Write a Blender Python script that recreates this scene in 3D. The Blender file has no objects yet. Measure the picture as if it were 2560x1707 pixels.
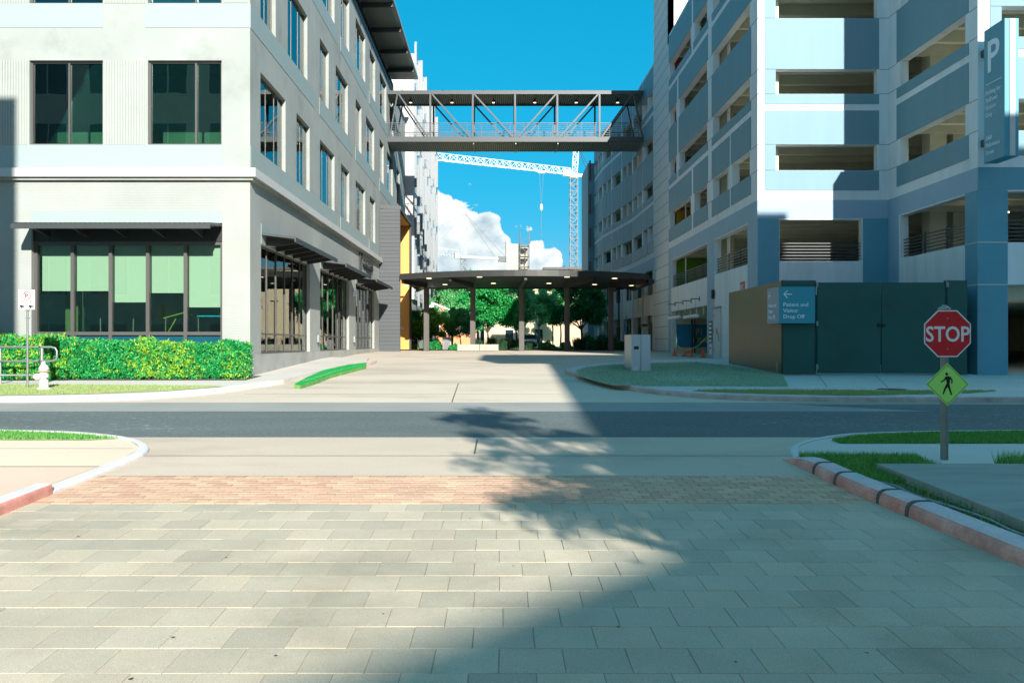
import bpy, bmesh, math, random
import numpy as np
from mathutils import Vector, Matrix, noise as mnoise

R = math.radians
random.seed(7)
SC = bpy.context.scene
COL = SC.collection

# ------------------------------------------------------------------ camera
# metres; the camera stands at the origin, z = 0 is eye height, +Y is the way it looks
cam_d = bpy.data.cameras.new("camera")
cam_d.sensor_width = 36.0
cam_d.lens = 36.0 * 2130 / 2560
cam_d.shift_x = 30 / 2560
cam_d.shift_y = 2.5 / 2560
cam_d.clip_start = 0.05
cam_d.clip_end = 3000
cam = bpy.data.objects.new("camera", cam_d)
cam.rotation_euler = (R(90), 0, 0)
COL.objects.link(cam)
SC.camera = cam

# ------------------------------------------------------------------ sun
SUN_TRAVEL = Vector((-0.28, 1.0, -0.465))
sun_d = bpy.data.lights.new("sun", 'SUN')
sun_d.energy = 4.0
sun_d.angle = R(0.45)
sun_d.color = (1.0, 0.94, 0.87)
sun = bpy.data.objects.new("sun", sun_d)
sun.rotation_euler = SUN_TRAVEL.to_track_quat('-Z', 'Y').to_euler()
sun.location = (20, -70, 60)
COL.objects.link(sun)
SUN_EL = math.atan2(0.465, math.hypot(0.28, 1.0))
SUN_ROT = math.atan2(0.28, -1.0)

# ------------------------------------------------------------------ world
W = bpy.data.worlds.new("World")
SC.world = W
W.use_nodes = True
nt = W.node_tree
for n in list(nt.nodes):
    nt.nodes.remove(n)


def wn(t, **kw):
    n = nt.nodes.new(t)
    for k, v in kw.items():
        setattr(n, k, v)
    return n


def wmath(op, a, b=None, clamp=False):
    n = wn('ShaderNodeMath', operation=op, use_clamp=clamp)
    for i, v in enumerate((a, b)):
        if v is None:
            continue
        if isinstance(v, (int, float)):
            n.inputs[i].default_value = v
        else:
            nt.links.new(v, n.inputs[i])
    return n.outputs[0]


sky = wn('ShaderNodeTexSky', sky_type='NISHITA', sun_disc=False)
sky.sun_elevation = SUN_EL
sky.sun_rotation = SUN_ROT
sky.altitude = 200
sky.air_density = 1.0
sky.dust_density = 1.5
sky.ozone_density = 1.5
# one colour grade for the whole sky: flatter brightness, red kept only where the sky is hazy and neutral
sepc = wn('ShaderNodeSeparateColor')
nt.links.new(sky.outputs[0], sepc.inputs[0])
rb = wmath('MINIMUM', wmath('DIVIDE', sepc.outputs[0], sepc.outputs[2]), 1.0)
r_ = wmath('MULTIPLY', wmath('POWER', sepc.outputs[0], 0.42), wmath('POWER', rb, 4.2))
g_ = wmath('MULTIPLY', wmath('POWER', sepc.outputs[1], 0.42), 0.72)
b_ = wmath('MULTIPLY', wmath('POWER', sepc.outputs[2], 0.42), 1.06)
tint = wn('ShaderNodeCombineColor')
for k_, s_ in enumerate((r_, g_, b_)):
    nt.links.new(s_, tint.inputs[k_])
tc = wn('ShaderNodeTexCoord')
sep = wn('ShaderNodeSeparateXYZ')
nt.links.new(tc.outputs['Generated'], sep.inputs[0])
X_, Y_, Z_ = sep.outputs
az = wmath('ARCTAN2', X_, Y_)
el = wmath('ARCSINE', Z_)
# cloud bank: its top height over the horizon varies slowly with the bearing
hn = wn('ShaderNodeTexNoise')
hn.inputs['Scale'].default_value = 1.7
hn.inputs['Detail'].default_value = 2
hv = wn('ShaderNodeCombineXYZ')
nt.links.new(X_, hv.inputs[0]); nt.links.new(Y_, hv.inputs[1])
nt.links.new(hv.outputs[0], hn.inputs['Vector'])
# in view the bank falls from 10 degrees (left) to 3 degrees (right)
slope = wmath('ADD', wmath('MULTIPLY', az, -0.45), 0.155)
fall = wmath('MAXIMUM', wmath('ADD', wmath('MULTIPLY', az, -4.0), 0.38), 0.035)
inview = wmath('MINIMUM', wmath('MINIMUM', slope, fall), 0.19)
wob = wmath('MULTIPLY', wmath('SUBTRACT', hn.outputs[0], 0.5), 0.05)
top = wmath('ADD', inview, wob)
fb = wn('ShaderNodeTexNoise')
fb.inputs['Scale'].default_value = 13
fb.inputs['Detail'].default_value = 9
fb.inputs['Roughness'].default_value = 0.62
fmap = wn('ShaderNodeMapping')
fmap.inputs['Scale'].default_value = (1, 1, 1.35)
fmap.inputs['Location'].default_value = (0.35, 0.2, 0.1)
nt.links.new(tc.outputs['Generated'], fmap.inputs[0])
nt.links.new(fmap.outputs[0], fb.inputs['Vector'])
vor = wn('ShaderNodeTexVoronoi', feature='SMOOTH_F1')
vor.inputs['Scale'].default_value = 38
vor.inputs['Smoothness'].default_value = 0.3
nt.links.new(fmap.outputs[0], vor.inputs['Vector'])
dens = wmath('SUBTRACT', top, el)
dens = wmath('MULTIPLY', dens, 32.0)
dens = wmath('ADD', dens, wmath('MULTIPLY', wmath('SUBTRACT', fb.outputs[0], 0.5), 4.2))
dens = wmath('ADD', dens, wmath('MULTIPLY', wmath('SUBTRACT', 0.42, vor.outputs['Distance']), 1.6))
mask = wmath('MULTIPLY', dens, 9.0, clamp=True)
# nothing below the horizon line matters
fb2 = wn('ShaderNodeTexNoise')
fb2.inputs['Scale'].default_value = 24
fb2.inputs['Detail'].default_value = 7
off = wn('ShaderNodeMapping')
off.inputs['Location'].default_value = (-0.004, 0, -0.012)
nt.links.new(fmap.outputs[0], off.inputs[0])
nt.links.new(off.outputs[0], fb2.inputs['Vector'])
rim = wmath('SUBTRACT', 1.0, wmath('MULTIPLY', dens, 0.16, clamp=True))
shade = wmath('ADD', wmath('MULTIPLY', rim, 0.34), fb2.outputs[0])
ramp = wn('ShaderNodeValToRGB')
nt.links.new(shade, ramp.inputs[0])
ramp.color_ramp.elements[0].position = 0.47
ramp.color_ramp.elements[0].color = (0.17, 0.29, 0.38, 1)
ramp.color_ramp.elements[1].position = 0.77
ramp.color_ramp.elements[1].color = (0.62, 0.66, 0.66, 1)
SKY_K = 0.163
cl = wn('ShaderNodeMix', data_type='RGBA', blend_type='MULTIPLY')
cl.inputs['Factor'].default_value = 1.0
nt.links.new(ramp.outputs[0], cl.inputs['A'])
cl.inputs['B'].default_value = (1 / SKY_K * .72,) * 3 + (1,)
mx = wn('ShaderNodeMix', data_type='RGBA')
nt.links.new(mask, mx.inputs['Factor'])
nt.links.new(tint.outputs[0], mx.inputs['A'])
nt.links.new(cl.outputs['Result'], mx.inputs['B'])
bg = wn('ShaderNodeBackground')
bg.inputs['Strength'].default_value = SKY_K
nt.links.new(mx.outputs['Result'], bg.inputs['Color'])
wo = wn('ShaderNodeOutputWorld')
nt.links.new(bg.outputs[0], wo.inputs[0])

SC.view_settings.view_transform = 'Standard'
SC.view_settings.look = 'None'
SC.view_settings.gamma = 1.0
SC.view_settings.exposure = 1.2
SC.view_settings.use_curve_mapping = False
SC.render.engine = 'CYCLES'
SC.cycles.use_denoising = True
SC.cycles.max_bounces = 7
SC.cycles.diffuse_bounces = 5
SC.cycles.glossy_bounces = 3
SC.cycles.transparent_max_bounces = 12
SC.cycles.caustics_reflective = False
SC.cycles.caustics_refractive = False
SC.cycles.sample_clamp_indirect = 6

# ------------------------------------------------------------------ materials
_M = {}


def mat(name, col, rough=0.7, metal=0.0, var=0.0, vscale=1.5, fine=0.0, fscale=40, bump=0.0, bscale=60,
        spec=0.5, rnd=0.0, island=0.0, col2=None, stain=0.0, stretch=(1, 1, 1), rows=None, emit=None, transl=0.0, ior=None, speck=None):
    """principled material with blotches (var), fine grain, per object/island variation and optional vertical-row relief"""
    if name in _M:
        return _M[name]
    m = bpy.data.materials.new(name)
    m.use_nodes = True
    t = m.node_tree
    b = t.nodes['Principled BSDF']
    out = t.nodes['Material Output']
    L = t.links.new
    N = t.nodes.new
    b.inputs['Roughness'].default_value = rough
    b.inputs['Metallic'].default_value = metal
    b.inputs['Specular IOR Level'].default_value = spec
    if ior:
        b.inputs['IOR'].default_value = ior
    geo = N('ShaderNodeNewGeometry')
    mp = N('ShaderNodeMapping')
    mp.inputs['Scale'].default_value = stretch
    L(geo.outputs['Position'], mp.inputs[0])
    pos = mp.outputs[0]
    cur = None
    rgb = N('ShaderNodeRGB')
    rgb.outputs[0].default_value = (*col, 1)
    cur = rgb.outputs[0]

    def mixin(fac, colr, blend='MIX'):
        nonlocal cur
        x = N('ShaderNodeMix')
        x.data_type = 'RGBA'
        x.blend_type = blend
        if isinstance(fac, (int, float)):
            x.inputs['Factor'].default_value = fac
        else:
            L(fac, x.inputs['Factor'])
        L(cur, x.inputs['A'])
        if isinstance(colr, tuple):
            x.inputs['B'].default_value = (*colr, 1)
        else:
            L(colr, x.inputs['B'])
        cur = x.outputs['Result']

    def scaled(val, lo, hi):
        r = N('ShaderNodeMapRange')
        L(val, r.inputs[0])
        r.inputs[1].default_value = 0.25
        r.inputs[2].default_value = 0.75
        r.inputs[3].default_value = lo
        r.inputs[4].default_value = hi
        return r.outputs[0]

    def noise(scale, detail=4, rough_=0.55):
        n = N('ShaderNodeTexNoise')
        n.inputs['Scale'].default_value = scale
        n.inputs['Detail'].default_value = detail
        n.inputs['Roughness'].default_value = rough_
        L(pos, n.inputs['Vector'])
        return n.outputs[0]

    def hsv(val):
        nonlocal cur
        h = N('ShaderNodeHueSaturation')
        L(cur, h.inputs['Color'])
        L(val, h.inputs['Value'])
        cur = h.outputs[0]

    if col2 is not None:
        src = None
        if island:
            src = geo.outputs['Random Per Island']
        elif rnd:
            oi = N('ShaderNodeObjectInfo')
            src = oi.outputs['Random']
        else:
            src = scaled(noise(vscale * .8, 5), 0, 1)
        mixin(src, col2)
    if rnd:
        oi = N('ShaderNodeObjectInfo')
        mr = N('ShaderNodeMath'); mr.operation = 'MULTIPLY_ADD'
        L(oi.outputs['Random'], mr.inputs[0]); mr.inputs[1].default_value = 7.13; mr.inputs[2].default_value = 0
        fr = N('ShaderNodeMath'); fr.operation = 'FRACT'; L(mr.outputs[0], fr.inputs[0])
        r = N('ShaderNodeMapRange'); L(fr.outputs[0], r.inputs[0])
        r.inputs[3].default_value = 1 - rnd; r.inputs[4].default_value = 1 + rnd
        hsv(r.outputs[0])
    if island:
        r = N('ShaderNodeMapRange'); L(geo.outputs['Random Per Island'], r.inputs[0])
        r.inputs[3].default_value = 1 - island; r.inputs[4].default_value = 1 + island
        hsv(r.outputs[0])
    if var:
        hsv(scaled(noise(vscale), 1 - var, 1 + var))
    if fine:
        hsv(scaled(noise(fscale, 2), 1 - fine, 1 + fine))
    if stain:
        n = N('ShaderNodeTexNoise')
        n.inputs['Scale'].default_value = .55
        n.inputs['Detail'].default_value = 8
        n.inputs['Roughness'].default_value = .65
        L(pos, n.inputs['Vector'])
        r = N('ShaderNodeMapRange'); L(n.outputs[0], r.inputs[0])
        r.inputs[1].default_value = .52; r.inputs[2].default_value = .7
        r.inputs[3].default_value = 0; r.inputs[4].default_value = stain
        mixin(r.outputs[0], (col[0] * .45, col[1] * .42, col[2] * .36))
    if speck:
        sn = noise(speck[0], 3, .7)
        r = N('ShaderNodeMapRange'); L(sn, r.inputs[0])
        r.inputs[1].default_value = .60; r.inputs[2].default_value = .68
        r.inputs[3].default_value = 0; r.inputs[4].default_value = speck[1]
        big_ = noise(.35, 2)
        r2 = N('ShaderNodeMapRange'); L(big_, r2.inputs[0]); r2.inputs[1].default_value = .42; r2.inputs[2].default_value = .6
        mm = N('ShaderNodeMath'); mm.operation = 'MULTIPLY'; L(r.outputs[0], mm.inputs[0]); L(r2.outputs[0], mm.inputs[1])
        mixin(mm.outputs[0], speck[2])
    hgt = None
    if bump:
        hgt = noise(bscale, 3)
    if rows:
        w = N('ShaderNodeTexWave')
        w.wave_type = 'BANDS'; w.bands_direction = 'Z'; w.wave_profile = 'SIN'
        w.inputs['Scale'].default_value = rows
        w.inputs['Distortion'].default_value = 0.25
        w.inputs['Detail'].default_value = 2
        L(geo.outputs['Position'], w.inputs['Vector'])
        p = N('ShaderNodeMath'); p.operation = 'POWER'; L(w.outputs['Fac'], p.inputs[0]); p.inputs[1].default_value = .35
        hgt2 = p.outputs[0]
        if hgt is not None:
            a = N('ShaderNodeMath'); a.operation = 'MULTIPLY_ADD'
            L(hgt, a.inputs[0]); a.inputs[1].default_value = .4; L(hgt2, a.inputs[2])
            hgt = a.outputs[0]
        else:
            hgt = hgt2
        hsv(scaled(hgt2, .96, 1.0))
    if hgt is not None:
        bp = N('ShaderNodeBump')
        bp.inputs['Strength'].default_value = bump if bump else .3
        bp.inputs['Distance'].default_value = .01
        L(hgt, bp.inputs['Height'])
        L(bp.outputs[0], b.inputs['Normal'])
    L(cur, b.inputs['Base Color'])
    if emit:
        b.inputs['Emission Color'].default_value = (*emit[0], 1)
        b.inputs['Emission Strength'].default_value = emit[1]
    if transl:
        tr = N('ShaderNodeBsdfTranslucent')
        L(cur, tr.inputs[0])
        ms = N('ShaderNodeMixShader')
        ms.inputs[0].default_value = transl
        L(b.outputs[0], ms.inputs[1]); L(tr.outputs[0], ms.inputs[2]); L(ms.outputs[0], out.inputs[0])
    _M[name] = m
    return m


def glass(name, tint_, refl=1.9, wave=0.0):
    if name in _M:
        return _M[name]
    m = bpy.data.materials.new(name)
    m.use_nodes = True
    t = m.node_tree
    for n in list(t.nodes):
        t.nodes.remove(n)
    N = t.nodes.new; L = t.links.new
    out = N('ShaderNodeOutputMaterial'); ms = N('ShaderNodeMixShader')
    tr = N('ShaderNodeBsdfTransparent'); gl = N('ShaderNodeBsdfGlossy'); fr = N('ShaderNodeFresnel')
    tr.inputs[0].default_value = (*tint_, 1)
    gl.inputs['Roughness'].default_value = 0.0
    gl.inputs['Color'].default_value = (.92, 1, .97, 1)
    fr.inputs['IOR'].default_value = refl
    if wave:
        tx = N('ShaderNodeTexNoise'); tx.inputs['Scale'].default_value = .9; tx.inputs['Detail'].default_value = 1
        g = N('ShaderNodeNewGeometry'); L(g.outputs['Position'], tx.inputs['Vector'])
        bp = N('ShaderNodeBump'); bp.inputs['Strength'].default_value = wave; bp.inputs['Distance'].default_value = .02
        L(tx.outputs[0], bp.inputs['Height']); L(bp.outputs[0], gl.inputs['Normal'])
    L(fr.outputs[0], ms.inputs[0]); L(tr.outputs[0], ms.inputs[1]); L(gl.outputs[0], ms.inputs[2]); L(ms.outputs[0], out.inputs[0])
    _M[name] = m
    return m


# building surfaces
CONC = mat('pale_concrete', (0.315, 0.35, 0.325), .85, var=.10, vscale=.6, fine=.03, bump=.15, stain=.35)
PANELM = mat('smooth_mint_panel', (0.29, 0.365, 0.35), .6, var=.03, vscale=.8)
BRICKW = mat('thin_grey_brick', (0.335, 0.36, 0.335), .9, var=.07, vscale=.8, rows=6.5, bump=.35, bscale=30)
CORN = mat('white_cornice', (0.5, 0.51, 0.49), .7, var=.03)
RIB = mat('ribbed_concrete', (0.335, 0.365, 0.335), .85, var=.05)
PLINTH = mat('plinth_concrete', (.38, .385, .36), .9, var=.14, vscale=1.2, bump=.2, stain=.4)
ALU = mat('bronze_aluminium', (.11, .105, .10), .4, metal=.3, spec=.6)
DARKST = mat('dark_steel', (.035, .036, .036), .45, metal=.3)
GREYST = mat('grey_painted_steel', (0.07, 0.08, 0.082), .45, metal=.4)
BRSTEEL = mat('charcoal_bridge_steel', (0.045, 0.057, 0.058), .45, metal=.2)
CORRU = mat('corrugated_soffit', (0.3, 0.35, 0.34), .5, metal=.3)
GLS = glass('window_glass', (.84, .93, .86), 1.6)
GLSUP = glass('reflective_window_glass', (.52, .72, .62), 2.0, .08)
BLIND = mat('mint_roller_blind', (0.42, 0.51, 0.45), .8)
SPANG = mat('teal_spandrel_glass', (0.01, 0.075, 0.11), .08, spec=.9)
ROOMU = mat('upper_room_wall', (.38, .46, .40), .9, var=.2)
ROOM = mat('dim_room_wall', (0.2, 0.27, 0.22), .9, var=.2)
ROOMF = mat('room_floor', (.08, .09, .08), .8)
SIDING = mat('grey_lap_siding', (0.052, 0.064, 0.068), .6, rnd=.06)
YELL = mat('ochre_wall', (0.66, 0.36, 0.09), .6, var=.02, rows=2.6)
FINM = mat('grey_metal_fin', (.21, .235, .24), .45, metal=.2, rnd=.05)
SIGNBL = mat('teal_sign_enamel', (0.06, 0.24, 0.33), .35)
SIGNLT = mat('pale_sign_enamel', (0.78, 0.84, 0.88), .4)
TXTW = mat('white_lettering', (0.75, 0.86, 0.9), .5)
# garage
GCONC = mat('garage_precast', (0.72, 0.75, 0.76), .8, var=.07, vscale=.7, bump=.1, stain=.22, stretch=(2.5, 2.5, .5))
GPAN = mat('slate_blue_panel', (0.155, 0.285, 0.335), .6, var=.05, vscale=.6, stretch=(3, 3, .4))
GBAND = mat('blue_grey_band', (0.3, 0.43, 0.53), .65, var=.05, vscale=.7)
GTOWER = mat('tower_precast', (0.64, 0.66, 0.65), .8, var=.05, vscale=.9)
GIN = mat('garage_interior', (0.6, 0.61, 0.5), .9, var=.10)
GBEAM = mat('garage_beam', (0.66, 0.67, 0.55), .9, var=.08)
WHITEM = mat('white_enamel', (.8, .82, .82), .35)
# ground
PAVJ = mat('joint_sand', (0.36, 0.33, 0.26), .95, fine=.3)
PAVER = mat('concrete_paver', (0.465, 0.425, 0.32), .85, rnd=.075, var=.13, vscale=.9, fine=.26, fscale=140, bump=.35, bscale=180, col2=(0.545, 0.475, 0.345), stain=.38)
PAVERS = mat('concrete_paver_joined', (0.465, 0.425, 0.32), .85, island=.13, var=.10, vscale=2.2, fine=.16, fscale=160, col2=(0.545, 0.475, 0.345))
BRK = mat('clay_paving_brick', (0.62, 0.37, 0.25), .85, rnd=.12, fine=.14, fscale=120, var=.08, col2=(0.6, 0.43, 0.28), bump=.3, bscale=150)
BRKS = mat('clay_paving_brick_joined', (0.62, 0.37, 0.25), .85, island=.12, fine=.14, fscale=120, col2=(0.6, 0.43, 0.28))
BJOINT = mat('brick_joint', (0.6, 0.46, 0.34), .95, fine=.15)
APRON = mat('street_concrete', (0.58, 0.49, 0.375), .9, var=.09, vscale=.35, fine=.10, fscale=90, bump=.2, bscale=120, stain=.3, stretch=(.5, 1, 1))
DRIVE = mat('drive_concrete', (0.62, 0.54, 0.42), .9, var=.11, vscale=.35, fine=.09, fscale=70, stain=.45, stretch=(.4, 1, 1))
ASPH = mat('asphalt', (0.115, 0.145, 0.14), .9, var=.14, vscale=.6, fine=.45, fscale=55, bump=.5, bscale=90, stretch=(.35, 1, 1), speck=(16, .75, (.42, .44, .40)))
GUTT = mat('gutter_concrete', (0.3, 0.31, 0.28), .9, var=.1, vscale=.6, fine=.12, fscale=60)
WALK = mat('sidewalk_concrete', (0.62, 0.59, 0.52), .88, var=.07, vscale=.6, fine=.08, fscale=80, stain=.2)
KERB = mat('kerb_concrete', (0.66, 0.64, 0.62), .85, var=.08, vscale=2.5, fine=.08, bump=.2)
KRED = mat('faded_red_kerb_paint', (0.62, 0.2, 0.15), .75, var=.25, vscale=3.5, fine=.12, col2=(0.66, 0.4, 0.34), bump=.2)
DIRT = mat('planting_soil', (.12, .10, .07), .95, var=.3, vscale=5, fine=.4, bump=.6, bscale=40)
LAWN = mat('lawn_turf', (0.07, 0.32, 0.07), .95, var=.25, vscale=2.5, fine=.3, fscale=60, col2=(0.22, 0.34, 0.09), bump=.5, bscale=60)
LAWNDRY = mat('dry_turf', (0.56, 0.46, 0.26), .95, var=.2, vscale=3, fine=.25, fscale=50, col2=(0.16, 0.36, 0.12), bump=.5, bscale=60)
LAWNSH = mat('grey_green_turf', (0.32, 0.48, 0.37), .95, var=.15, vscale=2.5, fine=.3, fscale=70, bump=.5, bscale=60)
BLADE = mat('grass_blade', (0.045, 0.36, 0.07), .7, island=.35, col2=(0.2, 0.4, 0.08), transl=.3)
BLADEDRY = mat('dry_grass_blade', (.56, .46, .22), .8, island=.25, col2=(.14, .40, .10), transl=.25)
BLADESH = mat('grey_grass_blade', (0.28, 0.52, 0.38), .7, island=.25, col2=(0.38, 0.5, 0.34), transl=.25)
JOINTM = mat('dark_joint', (.10, .10, .09), .9)
WALKW = mat('warm_sidewalk', (.74, .63, .46), .88, var=.06, vscale=.5, fine=.07, fscale=80)
WALKP = mat('pinkish_paved_walk', (.78, .56, .42), .88, var=.06, vscale=.8, fine=.1, fscale=60)
# plants
BARK = mat('tree_bark', (.12, .10, .08), .95, var=.2, vscale=6, bump=.5, bscale=30)
LEAFB = mat('bright_leaf', (0.01, 0.34, 0.08), .55, island=.35, col2=(0.04, 0.46, 0.1), transl=.35)
LEAFD = mat('dark_leaf', (0.006, 0.21, 0.065), .6, island=.35, col2=(0.02, 0.3, 0.08), transl=.25)
LEAFP = mat('pale_leaf_sun_boost', (0.07, 0.46, 0.16), .6, island=.35, col2=(0.22, 0.58, 0.22), transl=.3)  # colour raised to stand in for sunlight the garage keeps off some trees
LEAFY = mat('yellow_green_leaf', (0.1, 0.5, 0.04), .5, island=.35, col2=(0.45, 0.6, 0.04), transl=.35)
HEDGE = mat('hedge_leaf', (0.01, 0.32, 0.09), .5, island=.4, col2=(0.04, 0.44, 0.1), transl=.3)
HEDGET = mat('hedge_new_leaf', (0.6, 0.68, 0.03), .5, island=.3, col2=(0.14, 0.54, 0.08), transl=.3)
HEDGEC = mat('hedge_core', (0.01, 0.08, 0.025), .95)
# misc
REDS = mat('stop_red', (0.62, 0.004, 0.012), .35, spec=.6)
SILV = mat('sign_white', (0.78, 0.8, 0.82), .35)
GALV = mat('galvanised_steel', (.30, .32, .32), .45, metal=.6, var=.1, vscale=6)
POSTM = mat('weathered_steel_post', (0.2, 0.23, 0.22), .5, metal=.4, var=.1, vscale=5)
SIGNG = mat('fluorescent_yellow_green', (0.44, 0.88, 0.18), .4)
BLACK = mat('black_enamel', (.01, .012, .012), .4)
WHITEB = mat('blown_white_paint', (0.5, 0.51, 0.5), .5, var=.05)
HYDR = mat('silver_hydrant_paint', (.62, .62, .58), .5, var=.08, vscale=8)
ORNG = mat('traffic_cone_orange', (0.95, 0.12, 0.015), .5)
YCH = mat('yellow_green_chain', (.45, .62, .04), .5)
STEEL = mat('brushed_steel', (.42, .52, .58), .35, metal=.55, var=.06, vscale=3, stretch=(6, 6, .3))
FENCEM = mat('dark_green_fence_panel', (0.006, 0.085, 0.075), .35, var=.14, vscale=.8, spec=.5, stain=.4)
FENCEB = mat('bronze_fence_panel', (0.16, 0.165, 0.115), .38, metal=.55, var=.06, vscale=1.5, stretch=(5, 5, .3))
LAMPM = mat('lamp_glow', (1, .85, .6), .5, emit=((1.0, .80, .50), 1.5))
TIMBER = mat('grey_bench_concrete', (.36, .34, .29), .9, var=.18, vscale=2, stretch=(1, 1, 9))
CRW = mat('white_crane_paint', (.80, .82, .82), .5)
CRF = mat('hazy_far_crane_paint', (.34, .40, .43), .6)
CRG = mat('grey_crane_mast', (.17, .20, .21), .6)
BEIGE = mat('beige_stucco', (0.6, 0.5, 0.33), .9, var=.06)
ORBR = mat('orange_brick', (0.66, 0.28, 0.14), .9, var=.08)
CORE = mat('raw_core_concrete', (.42, .41, .34), .9, var=.06, vscale=.4)
DGLASS = mat('dark_window', (.015, .03, .035), .1, spec=.8)
CARP = mat('silver_car_paint', (.10, .13, .15), .25, metal=.5)
RUBBER = mat('tyre_rubber', (.02, .02, .02), .9)

# ------------------------------------------------------------------ ground profile
KN = [(-400, 2.61), (-20, 2.61), (35, .795), (45, .60), (60, .52), (1200, .50)]


def D(y):
    for (a, da), (b, db) in zip(KN, KN[1:]):
        if y <= b:
            return da + (db - da) * (y - a) / (b - a)
    return KN[-1][1]


def G(x, y, h=0.0):
    """pixel of the 2352-wide view on ground (raised by h) -> (X, Y)"""
    dx = (x * 1.088435 - 1250) / 2130
    dz = (y * 1.088435 - 856) / 2130
    lo, hi = 0.5, 400
    for _ in range(60):
        m = (lo + hi) / 2
        if m * dz < D(m) - h:
            lo = m
        else:
            hi = m
    return (dx * lo, lo)


def GP(pts, h=0.0):
    return [G(x, y, h) for x, y in pts]


# ------------------------------------------------------------------ object helpers
OFF = {}


def tag(o, label=None, cat=None, group=None, kind=None):
    for k, v in (('label', label), ('category', cat), ('group', group), ('kind', kind)):
        if v:
            o[k] = v
    return o


def thing(name, label, cat, loc, group=None):
    o = bpy.data.objects.new(name, None)
    o.empty_display_size = .3
    o.location = loc
    COL.objects.link(o)
    tag(o, label, cat, group)
    OFF[o.name] = Vector(loc)
    return o


def link(name, me, parent=None):
    o = bpy.data.objects.new(name, me)
    COL.objects.link(o)
    if parent is not None:
        o.parent = parent
        OFF[o.name] = OFF.get(parent.name, Vector((0, 0, 0)))
    return o


class Fr:
    """wall frame: a along the wall, z up, d outwards"""
    def __init__(s, o, ax, n):
        s.o, s.ax, s.n = Vector((*o, 0)), Vector((*ax, 0)).normalized(), Vector((*n, 0)).normalized()

    def p(s, a, z, d=0):
        v = s.o + s.ax * a + s.n * d
        return (v.x, v.y, z)


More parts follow.
